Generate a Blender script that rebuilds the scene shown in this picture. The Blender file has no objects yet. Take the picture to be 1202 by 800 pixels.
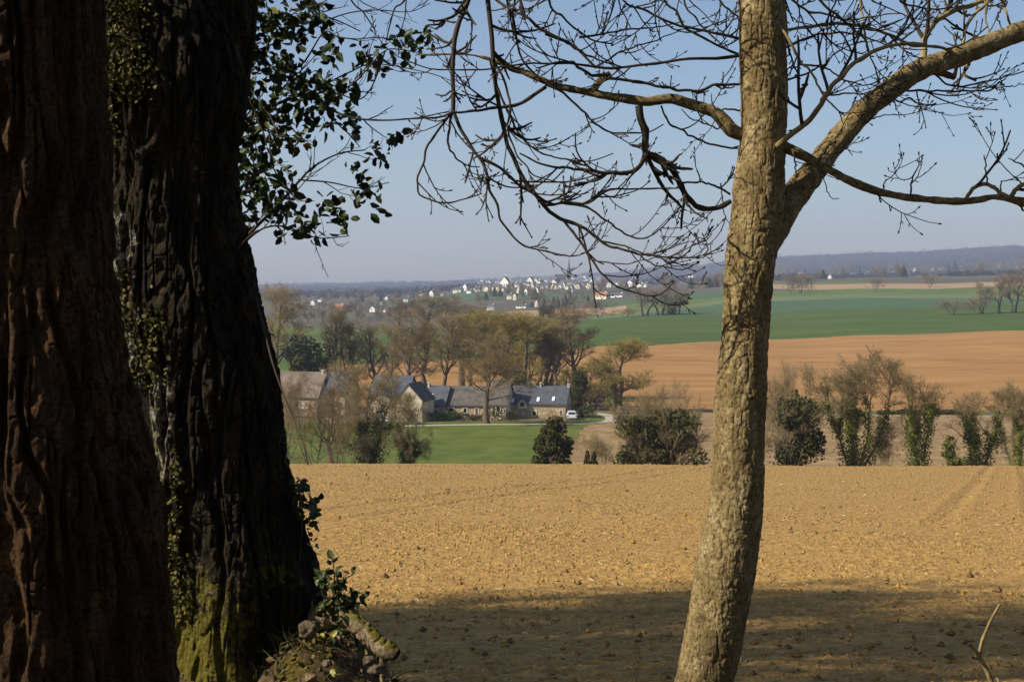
import bpy, math, random
import numpy as np
from mathutils import Vector

HAZE, SKY, SUN, EXPOSURE = 1.6e-4, .085, 4.8, .48
AIR, DUST, OZONE = 1.0, .8, 3.0
rng = np.random.default_rng(11)
random.seed(5)
sc = bpy.context.scene
col = sc.collection
F, CX, HY = 1650.0, 601.0, 340.0        # focal length, centre column and eye-level row of the photograph, in pixels


def W(px, y, d):
    """a point seen at pixel (px, y), d metres ahead of the eye (the eye is the world origin)"""
    return np.array([(px - CX) / F * d, d, -(y - HY) / F * d])


def lin(r, g, b):
    f = lambda c: c / 12.92 if c <= .04045 else ((c + .055) / 1.055) ** 2.4
    return (f(r / 255), f(g / 255), f(b / 255), 1)


# ------------------------------------------------------------------ noise
def _hash(ix, iy, iz, seed):
    h = (np.asarray(ix).astype(np.int64) * 374761393 + iy.astype(np.int64) * 668265263 + iz.astype(np.int64) * 2147483647 + seed * 974711) & 0xFFFFFFFF
    h = ((h ^ (h >> 13)) * 1274126177) & 0xFFFFFFFF
    h = ((h ^ (h >> 16)) * 2246822519) & 0xFFFFFFFF
    return ((h ^ (h >> 15)) & 0xFFFF) / 65535.0


def vnoise(x, y, z, seed=0):
    x, y, z = np.broadcast_arrays(np.asarray(x, float), np.asarray(y, float), np.asarray(z, float))
    shp = x.shape
    x, y, z = x.reshape(-1), y.reshape(-1), z.reshape(-1)
    ix, iy, iz = np.floor(x), np.floor(y), np.floor(z)
    fx, fy, fz = x - ix, y - iy, z - iz
    fx, fy, fz = [t * t * (3 - 2 * t) for t in (fx, fy, fz)]
    r = 0
    for a in (0, 1):
        for b in (0, 1):
            for c in (0, 1):
                w = (fx if a else 1 - fx) * (fy if b else 1 - fy) * (fz if c else 1 - fz)
                r = r + w * _hash(ix + a, iy + b, iz + c, seed)
    return r.reshape(shp)


def fbm(x, y, z, seed=0, octaves=3):
    r, a, t = 0, 1.0, 0
    for k in range(octaves):
        r = r + a * vnoise(x * 2 ** k, y * 2 ** k, z * 2 ** k, seed + k * 17)
        t += a
        a *= .5
    return r / t


# ------------------------------------------------------------------ mesh building
class MB:
    """collects faces (with a material slot each) for ONE mesh"""
    def __init__(s):
        s.V, s.n, s.polys, s.attr = [], 0, [], {}

    def add(s, V, *faces, slot=0):
        V = np.asarray(V, float).reshape(-1, 3)
        for f in faces:
            f = np.asarray(f, np.int64)
            if len(f):
                s.polys.append((f + s.n, slot))
        s.V.append(V)
        s.n += len(V)
        return s

    def box(s, c, size, rz=0, slot=0):
        c = np.array(c, float)
        h = np.array(size, float) / 2
        q = np.array([(x, y, z) for z in (-1, 1) for y in (-1, 1) for x in (-1, 1)]) * h
        ca, sa = math.cos(rz), math.sin(rz)
        q = np.stack([q[:, 0] * ca - q[:, 1] * sa, q[:, 0] * sa + q[:, 1] * ca, q[:, 2]], 1) + c
        return s.add(q, [(0, 2, 3, 1), (4, 5, 7, 6), (0, 1, 5, 4), (2, 6, 7, 3), (0, 4, 6, 2), (1, 3, 7, 5)], slot=slot)

    def prism(s, poly, axis_vec, slot=0):
        """extrude a planar polygon (k,3) along axis_vec"""
        p = np.asarray(poly, float)
        k = len(p)
        v = np.concatenate([p, p + np.asarray(axis_vec, float)])
        s.add(v, slot=slot)
        b = s.n - 2 * k
        s.polys.append((np.array([list(range(k))[::-1]]) + b, slot))
        s.polys.append((np.array([list(range(k, 2 * k))]) + b, slot))
        s.polys.append((np.array([(i, (i + 1) % k, (i + 1) % k + k, i + k) for i in range(k)]) + b, slot))
        return s

    def tubes(s, P, R, sides=6, slot=0, cap=True):
        V, Fq = tube_arrays(P, R, sides)
        s.add(V, Fq, slot=slot)
        return s

    def mesh(s, name, mats, smooth=True):
        V = np.concatenate(s.V) if s.V else np.zeros((0, 3))
        loops, starts, tot, slots, pos = [], [], [], [], 0
        for f, sl in s.polys:
            k = f.shape[1]
            loops.append(f.ravel())
            starts.append(pos + np.arange(len(f)) * k)
            tot.append(np.full(len(f), k))
            slots.append(np.full(len(f), sl))
            pos += f.size
        me = bpy.data.meshes.new(name)
        me.vertices.add(len(V))
        me.vertices.foreach_set('co', V.astype(np.float32).ravel())
        L = np.concatenate(loops).astype(np.int32)
        me.loops.add(len(L))
        me.loops.foreach_set('vertex_index', L)
        st = np.concatenate(starts).astype(np.int32)
        me.polygons.add(len(st))
        me.polygons.foreach_set('loop_start', st)
        me.polygons.foreach_set('loop_total', np.concatenate(tot).astype(np.int32))
        if not isinstance(mats, (list, tuple)):
            mats = [mats]
        for m in mats:
            me.materials.append(m)
        me.polygons.foreach_set('material_index', np.concatenate(slots).astype(np.int32))
        me.polygons.foreach_set('use_smooth', np.full(len(st), bool(smooth)))
        for k, a in s.attr.items():
            at = me.attributes.new(k, 'FLOAT', 'POINT')
            a = np.asarray(a, np.float32).ravel()
            at.data.foreach_set('value', np.r_[a, np.zeros(len(V) - len(a), np.float32)])
        me.update(calc_edges=True)
        me.validate()
        return me

    def build(s, name, mats, parent=None, smooth=True):
        o = bpy.data.objects.new(name, s.mesh(name, mats, smooth))
        col.objects.link(o)
        if parent is not None:
            o.parent = parent
        return o


def tube_arrays(P, R, sides):
    """many tubes at once: P (T,N,3), R (T,N)"""
    P = np.asarray(P, float)
    R = np.asarray(R, float)
    if P.ndim == 2:
        P, R = P[None], R[None]
    T, N, _ = P.shape
    tan = np.empty_like(P)
    tan[:, 1:-1] = P[:, 2:] - P[:, :-2]
    tan[:, 0] = P[:, 1] - P[:, 0]
    tan[:, -1] = P[:, -1] - P[:, -2]
    tan /= np.linalg.norm(tan, axis=2, keepdims=True) + 1e-9
    ref = np.zeros_like(P)
    ref[..., 1] = 1
    par = np.abs(tan[..., 1]).max(axis=1) > .95
    ref[par] = (1, 0, 0)
    u = np.cross(ref, tan)
    u /= np.linalg.norm(u, axis=2, keepdims=True) + 1e-9
    v = np.cross(tan, u)
    a = np.arange(sides) * 2 * math.pi / sides
    V = P[:, :, None, :] + R[:, :, None, None] * (np.cos(a)[None, None, :, None] * u[:, :, None, :] + np.sin(a)[None, None, :, None] * v[:, :, None, :])
    idx = np.arange(T * N * sides).reshape(T, N, sides)
    nx = np.roll(idx, -1, axis=2)
    q = np.stack([idx[:, :-1], nx[:, :-1], nx[:, 1:], idx[:, 1:]], -1).reshape(-1, 4)
    return V.reshape(-1, 3), q


def spline(pts, n):
    """Catmull-Rom through pts (k, m) resampled evenly to n"""
    p = np.asarray(pts, float)
    if len(p) == 2:
        t = np.linspace(0, 1, n)[:, None]
        return p[0] * (1 - t) + p[1] * t
    q = np.vstack([2 * p[0] - p[1], p, 2 * p[-1] - p[-2]])
    out = []
    for i in range(1, len(q) - 2):
        t = np.linspace(0, 1, 12, endpoint=False)[:, None]
        a, b, c, d = q[i - 1], q[i], q[i + 1], q[i + 2]
        out.append(.5 * (2 * b + (c - a) * t + (2 * a - 5 * b + 4 * c - d) * t ** 2 + (3 * b - a - 3 * c + d) * t ** 3))
    out = np.vstack(out + [p[-1:]])
    s = np.r_[0, np.cumsum(np.linalg.norm(np.diff(out[:, :3], axis=0), axis=1))]
    tt = np.linspace(0, s[-1], n)
    return np.stack([np.interp(tt, s, out[:, k]) for k in range(out.shape[1])], 1)


def sample(P, R, who, t):
    N = P.shape[1]
    f = np.clip(t, 0, .9999) * (N - 1)
    i = f.astype(int)
    w = (f - i)[:, None]
    p = P[who, i] * (1 - w) + P[who, i + 1] * w
    r = R[who, i] * (1 - w[:, 0]) + R[who, i + 1] * w[:, 0]
    tn = P[who, i + 1] - P[who, i]
    tn = tn / (np.linalg.norm(tn, axis=1, keepdims=True) + 1e-9)
    return p, r, tn


def grow(P, R, count, t0, t1, length, angle, ratio, rmin, up=0., wig=.15, N=6, tip=.25, rg=None, flat=None, side=None, tpow=1.):
    """children of every branch in P: returns their own P, R"""
    rg = rg or rng
    T = P.shape[0]
    cnt = np.broadcast_to(np.asarray(count), (T,)).astype(float)
    cnt = np.floor(cnt + rg.random(T)).astype(int)
    who = np.repeat(np.arange(T), cnt)
    n = len(who)
    if n == 0:
        return np.zeros((0, N, 3)), np.zeros((0, N))
    t = t0 + (t1 - t0) * rg.random(n) ** tpow
    p, r, tn = sample(P, R, who, t)
    rd = rg.normal(size=(n, 3))
    if flat is not None:
        rd = rd * np.asarray(flat)
    rd -= (rd * tn).sum(1, keepdims=True) * tn
    rd /= np.linalg.norm(rd, axis=1, keepdims=True) + 1e-9
    a = np.radians(angle[0] + (angle[1] - angle[0]) * rg.random(n))[:, None]
    d = np.cos(a) * tn + np.sin(a) * rd
    L = (length[0] + (length[1] - length[0]) * rg.random(n))
    plen = np.linalg.norm(np.diff(P, axis=1), axis=2).sum(1)[who]
    if length[0] < 0:       # negative: relative to parent length
        L = -L * plen
    L = L * (1.15 - .6 * t)
    st = (L / (N - 1))[:, None]
    C = np.empty((n, N, 3))
    C[:, 0] = p
    for k in range(1, N):
        C[:, k] = C[:, k - 1] + d * st
        d = d + np.array([0, 0, up]) / (N - 1) + rg.normal(size=(n, 3)) * wig
        d /= np.linalg.norm(d, axis=1, keepdims=True) + 1e-9
    r0 = np.maximum(r * ratio, rmin)
    RR = r0[:, None] * (1 - (1 - tip) * np.linspace(0, 1, N))[None]
    RR = np.maximum(RR, rmin * .6)
    return C, RR


def leaf_faces(C, size, rg=None, aspect=.5, droop=0., fold=.25):
    """leaves: six corners each, folded along the midrib. C (n,3), size (n,)"""
    rg = rg or rng
    n = len(C)
    size = np.broadcast_to(np.asarray(size, float), (n,))
    ax = rg.normal(size=(n, 3))
    ax[:, 2] -= droop
    ax /= np.linalg.norm(ax, axis=1, keepdims=True)
    b = rg.normal(size=(n, 3))
    b -= (b * ax).sum(1, keepdims=True) * ax
    b /= np.linalg.norm(b, axis=1, keepdims=True)
    nn = np.cross(ax, b)
    s = size[:, None]
    w = s * aspect * .5
    z = nn * w * fold * 2
    pts = np.stack([C, C + ax * s * .3 + b * w + z, C + ax * s * .68 + b * w * .85 + z, C + ax * s,
                    C + ax * s * .68 - b * w * .85 + z, C + ax * s * .3 - b * w + z], 1)
    o = (np.arange(n) * 6)[:, None]
    f = np.concatenate([o + np.array([[0, 1, 2, 3]]), o + np.array([[0, 3, 4, 5]])])
    return pts.reshape(-1, 3), f


def quads(C, size, rg=None):
    """small loose leaf faces"""
    rg = rg or rng
    n = len(C)
    a = rg.normal(size=(n, 3))
    a /= np.linalg.norm(a, axis=1, keepdims=True)
    b = rg.normal(size=(n, 3))
    b -= (b * a).sum(1, keepdims=True) * a
    b /= np.linalg.norm(b, axis=1, keepdims=True)
    s = np.broadcast_to(np.asarray(size, float), (n,))[:, None]
    pts = np.stack([C - a * s, C + b * s * .6, C + a * s, C - b * s * .6], 1)
    return pts.reshape(-1, 3), np.arange(4 * n).reshape(n, 4)


# ------------------------------------------------------------------ tags
def tag(o, label=None, cat=None, group=None, kind=None):
    if label:
        o['label'] = label
    if cat:
        o['category'] = cat
    if group:
        o['group'] = group
    if kind:
        o['kind'] = kind
    return o


def empty(name, loc=(0, 0, 0), label=None, cat=None, group=None):
    o = bpy.data.objects.new(name, None)
    o.empty_display_size = .3
    col.objects.link(o)
    o.location = loc
    return tag(o, label, cat, group)


def copy_tree(root, parent=None):
    c = root.copy()
    col.objects.link(c)
    c.parent = parent
    for ch in list(root.children):
        copy_tree(ch, c)
    return c


# ------------------------------------------------------------------ materials
def mat(name, c1, c2=None, scale=5., rough=.9, detail=4., bump=0., bscale=None, stretch=(1, 1, 1), c3=None, pos=(.35, .65), spec=.2, obj_var=0., coord='Object', trans=0.):
    m = bpy.data.materials.new(name)
    m.use_nodes = True
    nt = m.node_tree
    b = nt.nodes['Principled BSDF']
    b.inputs['Roughness'].default_value = rough
    b.inputs['Specular IOR Level'].default_value = spec
    if c2 is None:
        b.inputs['Base Color'].default_value = c1
        if obj_var == 0 and not bump:
            return m
    tc = nt.nodes.new('ShaderNodeTexCoord')
    mp = nt.nodes.new('ShaderNodeMapping')
    mp.inputs['Scale'].default_value = stretch
    nt.links.new(tc.outputs[coord], mp.inputs[0])
    last = None
    if c2 is not None:
        n = nt.nodes.new('ShaderNodeTexNoise')
        n.inputs['Scale'].default_value = scale
        n.inputs['Detail'].default_value = detail
        n.inputs['Roughness'].default_value = .65
        nt.links.new(mp.outputs[0], n.inputs['Vector'])
        r = nt.nodes.new('ShaderNodeValToRGB')
        r.color_ramp.elements[0].position = pos[0]
        r.color_ramp.elements[0].color = c1
        r.color_ramp.elements[1].position = pos[1]
        r.color_ramp.elements[1].color = c2
        if c3 is not None:
            e = r.color_ramp.elements.new(.5 * (pos[0] + pos[1]))
            e.color = c3
        nt.links.new(n.outputs[0], r.inputs[0])
        last = r.outputs[0]
    if obj_var:
        oi = nt.nodes.new('ShaderNodeObjectInfo')
        hs = nt.nodes.new('ShaderNodeHueSaturation')
        mr = nt.nodes.new('ShaderNodeMapRange')
        mr.inputs[3].default_value = 1 - obj_var
        mr.inputs[4].default_value = 1 + obj_var
        nt.links.new(oi.outputs['Random'], mr.inputs[0])
        nt.links.new(mr.outputs[0], hs.inputs['Value'])
        if last is not None:
            nt.links.new(last, hs.inputs['Color'])
        else:
            hs.inputs['Color'].default_value = c1
        last = hs.outputs[0]
    if last is not None:
        nt.links.new(last, b.inputs['Base Color'])
    if bump:
        n2 = nt.nodes.new('ShaderNodeTexNoise')
        n2.inputs['Scale'].default_value = bscale or scale * 2
        n2.inputs['Detail'].default_value = 5
        nt.links.new(mp.outputs[0], n2.inputs['Vector'])
        bp = nt.nodes.new('ShaderNodeBump')
        bp.inputs['Strength'].default_value = 1
        bp.inputs['Distance'].default_value = bump
        nt.links.new(n2.outputs[0], bp.inputs['Height'])
        nt.links.new(bp.outputs[0], b.inputs['Normal'])
    return m


def L(r, g, b):
    return (r, g, b, 1)


def bark_mat(name, c1, c2, c3, fine, moss=None, lichen=None, scale=9., stretch=(1, 1, .3), bump=.01, bscale=45, pits=None, pitscale=40.):
    """bark with fine grain; moss and lichen grow where the vertex masks of those names are high"""
    m = bpy.data.materials.new(name)
    m.use_nodes = True
    nt = m.node_tree
    N, K = nt.nodes.new, nt.links.new
    b = nt.nodes['Principled BSDF']
    b.inputs['Roughness'].default_value = .95
    b.inputs['Specular IOR Level'].default_value = .12
    tc = N('ShaderNodeTexCoord')
    mp = N('ShaderNodeMapping')
    mp.inputs['Scale'].default_value = stretch
    K(tc.outputs['Object'], mp.inputs[0])

    def noise(sc_, det=8, src=None, rough=.65):
        n = N('ShaderNodeTexNoise')
        n.inputs['Scale'].default_value = sc_
        n.inputs['Detail'].default_value = det
        n.inputs['Roughness'].default_value = rough
        K((src or mp).outputs[0 if src is None else 'Object'], n.inputs['Vector'])
        return n.outputs[0]

    def ramp(x, lo, hi, a, c, mid=None):
        r = N('ShaderNodeValToRGB')
        r.color_ramp.elements[0].position, r.color_ramp.elements[1].position = lo, hi
        r.color_ramp.elements[0].color, r.color_ramp.elements[1].color = a, c
        if mid:
            r.color_ramp.elements.new(.5 * (lo + hi)).color = mid
        K(x, r.inputs[0])
        return r.outputs[0]

    def mix(f, a, c):
        x = N('ShaderNodeMix')
        x.data_type = 'RGBA'
        K(f, x.inputs[0])
        for v, i in ((a, 6), (c, 7)):
            if isinstance(v, tuple):
                x.inputs[i].default_value = v
            else:
                K(v, x.inputs[i])
        return x.outputs[2]
    colr = ramp(noise(scale), .3, .7, c1, c2, c3)
    W_, B_ = (1, 1, 1, 1), (0, 0, 0, 1)
    colr = mix(ramp(noise(fine, 6, tc), .42, .66, B_, W_), colr, c1)
    if pits:
        colr = mix(ramp(noise(pitscale, 5, tc, .75), .52, .62, B_, W_), colr, pits)
    for nm, (a, c) in (('lichen', lichen or (None, None)), ('moss', moss or (None, None))):
        if a is None:
            continue
        at = N('ShaderNodeAttribute')
        at.attribute_name = nm
        ad = N('ShaderNodeMath')
        ad.operation = 'MULTIPLY_ADD'
        K(noise(26 if nm == 'moss' else 16, 9, tc, .8), ad.inputs[0])
        ad.inputs[1].default_value = 1.1
        K(at.outputs['Fac'], ad.inputs[2])
        f = ramp(ad.outputs[0], .92, 1.18, B_, W_)
        colr = mix(f, colr, ramp(noise(60, 5, tc), .3, .7, a, c))
    K(colr, b.inputs['Base Color'])
    bp = N('ShaderNodeBump')
    bp.inputs['Distance'].default_value = bump
    K(noise(bscale, 8, tc, .7), bp.inputs['Height'])
    K(bp.outputs[0], b.inputs['Normal'])
    return m


M = {}
# ground
M['dirt'] = mat('dry clay soil', L(.20, .105, .027), L(.46, .272, .080), 5, .95, 12, .022, 34, c3=L(.355, .21, .064), pos=(.26, .74))
M['bank'] = mat('leaf mould', L(.07, .045, .022), L(.26, .17, .08), 7, .95, 8, .03, 20, c3=L(.15, .10, .05), pos=(.3, .7))
M['paddock'] = mat('paddock grass', L(.062, .085, .009), L(.122, .140, .020), .22, .9, 6)
M['rough'] = mat('dead bracken and bramble', L(.20, .125, .05), L(.40, .26, .115), .25, .95, 8, .25, .8, c3=L(.25, .16, .07), pos=(.3, .7))
M['yard'] = mat('farmyard ground', L(.10, .085, .035), L(.19, .15, .075), .15, .95, 6)
M['clay'] = mat('bare clay field', L(.26, .128, .036), L(.37, .195, .064), .035, .95, 10, .05, .6, stretch=(1, 4, 1))
M['crop'] = mat('young cereal', L(.042, .076, .008), L(.078, .112, .016), .03, .9, 10, .06, .8, stretch=(1, 3, 1))
M['crop_blue'] = mat('bluish cereal', L(.046, .088, .028), L(.07, .118, .044), .03, .9, 6, stretch=(1, 3, 1))
M['crop_pale'] = mat('pale grass', L(.10, .13, .045), L(.14, .165, .06), .01, .9, 6, stretch=(1, 3, 1))
M['meadow'] = mat('meadow', L(.075, .11, .015), L(.115, .145, .02), .03, .9, 6)
M['pink'] = mat('tilled pinkish soil', L(.31, .19, .10), L(.37, .24, .13), .02, .9, 5)
M['bocage'] = mat('far farmland', L(.055, .06, .03), L(.12, .115, .05), .012, .95, 6, c3=L(.09, .075, .045))
M['woodhill'] = mat('far woodland', L(.016, .019, .016), L(.034, .033, .028), .006, .95, 8)
M['verge'] = mat('grass verge', L(.06, .085, .02), L(.10, .12, .03), .3, .9, 5)
M['track'] = mat('pale gravel', L(.33, .28, .20), L(.46, .40, .30), 1.2, .95, 5)
# bark, twigs and leaves
LI = (L(.10, .085, .055), L(.42, .37, .27))
MO = (L(.045, .040, .007), L(.19, .155, .024))
M['barkred'] = bark_mat('furrowed reddish bark', L(.020, .011, .005), L(.155, .078, .030), L(.080, .041, .017), 80, None, LI, 14, (1, 1, .22), .02, 55)
M['barkoak'] = bark_mat('dark oak bark', L(.011, .008, .0045), L(.080, .056, .030), L(.036, .026, .014), 80, MO, LI, 10, (1, 1, .3), .02, 55)
M['lichen'] = mat('pale lichened bark', L(.10, .08, .05), L(.36, .31, .22), 6, .95, 8, .01, 40, c3=L(.17, .13, .08))
M['barktan'] = bark_mat('grey tan bark', L(.13, .09, .04), L(.46, .36, .19), L(.26, .19, .082), 75, (L(.05, .055, .01), L(.16, .14, .03)), (L(.06, .042, .018), L(.20, .14, .06)), 13, (1, 1, .5), .0055, 70, pits=L(.085, .054, .02), pitscale=56)
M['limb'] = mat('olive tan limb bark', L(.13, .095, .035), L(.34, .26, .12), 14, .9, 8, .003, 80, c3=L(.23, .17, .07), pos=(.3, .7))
M['twig'] = mat('shade-dark twig bark', L(.022, .016, .009), L(.065, .048, .026), 6, .8, 3, spec=.3)  # dark twigs, deepened in colour to stand for shade on the hanging branches
M['moss'] = mat('yellow moss', L(.085, .08, .008), L(.27, .235, .03), 16, .95, 8, .02, 60, c3=L(.17, .15, .015), pos=(.3, .7))
M['holly'] = mat('holly leaf', L(.018, .028, .009), L(.062, .082, .020), 9, .5, 3, spec=.22)
M['hollyyellow'] = mat('yellowed leaf', L(.16, .16, .02), L(.30, .26, .04), 5, .5, 3, spec=.4)
M['ivy'] = mat('ivy leaf', L(.078, .092, .015), L(.19, .20, .042), .8, .7, 3, spec=.08, obj_var=.2)
M['ivydark'] = mat('dark evergreen leaf', L(.030, .036, .010), L(.078, .076, .022), .8, .7, 3, spec=.08, obj_var=.15)
M['ivymoss'] = mat('small ivy leaf', L(.05, .046, .012), L(.15, .125, .034), 14, .8, 3, spec=.1)
M['wtwigtan'] = mat('dead tan stems', L(.24, .175, .085), L(.34, .255, .13), .3, .9, 2, obj_var=.1)
M['wtrunkgreen'] = mat('greenish winter trunk', L(.12, .10, .045), L(.24, .20, .09), 2, .95, 4, obj_var=.15)
M['wtrunk'] = mat('winter trunk', L(.085, .065, .042), L(.18, .14, .095), 2, .95, 4, obj_var=.2)
M['wtwig'] = mat('brown winter twigs', L(.19, .138, .062), L(.28, .21, .10), .3, .9, 2, obj_var=.15)
M['wtwigred'] = mat('reddish winter twigs', L(.19, .125, .055), L(.27, .182, .085), .3, .9, 2, obj_var=.12)
M['wtwiggrey'] = mat('grey winter twigs', L(.21, .155, .09), L(.30, .225, .14), .3, .9, 2, obj_var=.12)
M['wtwigyel'] = mat('budding yellow green twigs', L(.19, .145, .038), L(.27, .21, .058), .3, .9, 2, obj_var=.1)
# buildings
M['stone'] = mat('tan rubble stone', L(.36, .26, .15), L(.62, .49, .32), 1.6, .95, 8, .05, 4, c3=L(.36, .27, .17))
M['stonepale'] = mat('pale rubble stone', L(.50, .40, .27), L(.72, .62, .47), 1.3, .95, 6, .03, 4)
M['slate'] = mat('blue grey slate', L(.048, .050, .060), L(.10, .102, .118), 1.1, .6, 6, .02, 6, stretch=(1, 1, 3), spec=.4)
M['oldslate'] = mat('old brown slate', L(.062, .054, .050), L(.135, .112, .092), .9, .8, 8, .03, 6, c3=L(.11, .095, .08))
M['thatch'] = mat('mossy brown roof', L(.13, .10, .075), L(.225, .175, .13), .6, .9, 8, .04, 5)
M['zinc'] = mat('pale ridge mortar', L(.5, .47, .42))
M['dark'] = mat('dark opening', L(.012, .011, .01), rough=.5)
M['skylight'] = mat('skylight glass', L(.75, .78, .82), rough=.15, spec=.8)
M['wood'] = mat('weathered wood', L(.10, .07, .05), L(.16, .12, .09), 4)
M['render'] = mat('white render', L(.80, .77, .70), L(.86, .84, .79), .3, obj_var=.12)
M['cream'] = mat('cream render', L(.70, .60, .43), L(.76, .68, .52), .3, obj_var=.12)
M['townslate'] = mat('town slate roof', L(.07, .07, .08), L(.11, .11, .12), .4, .7, obj_var=.25)
M['redtile'] = mat('red roof tile', L(.30, .12, .06), L(.40, .17, .09), .5)
M['carwhite'] = mat('white car paint', L(.80, .80, .80), rough=.25, spec=.5)
M['glass'] = mat('dark car glass', L(.03, .035, .04), rough=.08, spec=.7)
M['rubber'] = mat('rubber', L(.02, .02, .02), rough=.8)
M['lamp'] = mat('lamp lens', L(.6, .55, .5), rough=.2)
M['lampred'] = mat('red lamp lens', L(.4, .03, .02), rough=.2)
M['redleaf'] = mat('reddish shrub', L(.09, .03, .025), L(.15, .05, .035), 2)
M['hedge'] = mat('clipped hedge', L(.045, .07, .016), L(.085, .115, .028), 1.5)

# ------------------------------------------------------------------ terrain
def sstep(a, b, x):
    t = np.clip((x - a) / (b - a), 0, 1)
    return t * t * (3 - 2 * t)


def z_field(x, d):
    z = -1.644 - .1057 * d - .0045 * x
    z = z + .25 * (fbm(x * .05, d * .05, 3.3, 7, 2) - .5) * sstep(12, 40, d)
    return z - .05 * np.maximum(0, d - 91) ** 2


DK = np.array([100, 120, 140, 165, 225, 260, 300, 370, 430, 500, 620, 800, 1000, 1300, 1700, 2200, 3000, 4500, 6000, 7000.])
COLS = {
    -500: [594, 557, 552, 548, 499, 481, 464, 438, 424, 411, 395, 383, 373, 363, 355, 349, 346, 341, 337, 345],
    300:  [594, 557, 552, 548, 498, 480, 460, 428, 412, 400, 385, 377, 370, 362, 356, 350, 346, 340, 335, 344],
    480:  [594, 557, 552, 548, 498, 482, 462, 426, 414, 402, 388, 378, 370, 361, 352, 346, 342, 338, 332, 342],
    560:  [594, 557, 552, 548, 498, 482, 463, 428, 414, 399, 384, 374, 366, 355, 340, 341, 338, 335, 329, 340],
    640:  [594, 557, 552, 548, 498, 482, 465, 430, 412, 396, 381, 372, 364, 352, 334, 338, 337, 334, 326, 338],
    700:  [594, 557, 552, 548, 498, 482, 466, 432, 409, 393, 377, 370, 362, 351, 336, 338, 335, 332, 321, 334],
    800:  [594, 557, 552, 548, 500, 483, 466, 434, 411, 395, 375, 362, 352, 342, 335, 334, 332, 324, 313, 326],
    900:  [594, 557, 552, 548, 502, 484, 466, 435, 414, 398, 375, 358, 347, 336, 329, 331, 330, 316, 302, 316],
    1050: [594, 557, 552, 549, 504, 485, 467, 435, 412, 393, 371, 354, 343, 332, 325, 328, 326, 310, 297, 311],
    1202: [594, 557, 552, 549, 504, 486, 467, 434, 409, 388, 368, 351, 341, 330, 323, 325, 322, 303, 289, 304],
    1700: [594, 557, 552, 549, 504, 486, 467, 434, 409, 388, 368, 351, 341, 330, 323, 325, 322, 303, 287, 303],
}
CP = np.array(sorted(COLS))
TAB = np.array([COLS[c] for c in CP], float)
LD = np.log(DK)


def pchip_slopes(x, y):
    h = np.diff(x)
    dl = np.diff(y) / h
    m = np.zeros_like(y)
    for i in range(1, len(x) - 1):
        if dl[i - 1] * dl[i] > 0:
            w1, w2 = 2 * h[i] + h[i - 1], h[i] + 2 * h[i - 1]
            m[i] = (w1 + w2) / (w1 / dl[i - 1] + w2 / dl[i])
    m[0], m[-1] = dl[0], dl[-1]
    return m


SL = np.array([pchip_slopes(LD, r) for r in TAB])


def y_far(px, d):
    """image row of the ground at column px, distance d"""
    px, d = np.broadcast_arrays(np.asarray(px, float), np.asarray(d, float))
    l = np.clip(np.log(d), LD[0], LD[-1])
    j = np.clip(np.searchsorted(LD, l) - 1, 0, len(LD) - 2)
    h = LD[j + 1] - LD[j]
    t = (l - LD[j]) / h
    i = np.clip(np.searchsorted(CP, px) - 1, 0, len(CP) - 2)
    w = np.clip((px - CP[i]) / (CP[i + 1] - CP[i]), 0, 1)
    w = w * w * (3 - 2 * w)

    def ev(i):
        y0, y1, m0, m1 = TAB[i, j], TAB[i, j + 1], SL[i, j] * h, SL[i, j + 1] * h
        return (2 * t ** 3 - 3 * t ** 2 + 1) * y0 + (t ** 3 - 2 * t ** 2 + t) * m0 + (-2 * t ** 3 + 3 * t ** 2) * y1 + (t ** 3 - t ** 2) * m1
    return ev(i) * (1 - w) + ev(i + 1) * w


def z_far(x, d):
    px = CX + F * x / d
    z = -(y_far(px, d) - HY) / F * d
    z = z + (fbm(x * .004, d * .004, 1.7, 3, 2) - .5) * 5 * sstep(600, 2500, d)
    z = z + (fbm(x * .022, d * .012, 2.7, 5, 2) - .5) * 22 * sstep(3200, 4200, d)
    return z


def ground(x, d):
    return float(z_far(x, d)) if d > 100 else float(z_field(np.array(x), np.array(d)))


def on_ground(px, d):
    x = (px - CX) / F * d
    return np.array([x, d, ground(x, d)])


_ds = np.exp(np.linspace(math.log(150), math.log(6500), 1500))


def hit(px, y):
    """where the far ground is seen at pixel (px, y)"""
    z = z_far((px - CX) / F * _ds, _ds)
    yy = HY - z / _ds * F
    k = np.argmax(yy <= y) if (yy <= y).any() else int(np.argmin(yy))
    return on_ground(px, _ds[k])


# regions of the far land, chosen by column and distance (the field boundaries on the ground)
NAMES = ['paddock', 'rough_ground', 'farmyard', 'clay_field', 'cereal_field', 'bluish_field', 'pale_field', 'meadow', 'pink_field', 'farmland', 'wooded_hills', 'grass_verge', 'far_clay_field', 'town_hill']
RM = ['paddock', 'rough', 'yard', 'clay', 'crop', 'crop_blue', 'crop_pale', 'meadow', 'pink', 'bocage', 'woodhill', 'verge', 'pink', 'bocage']


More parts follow.
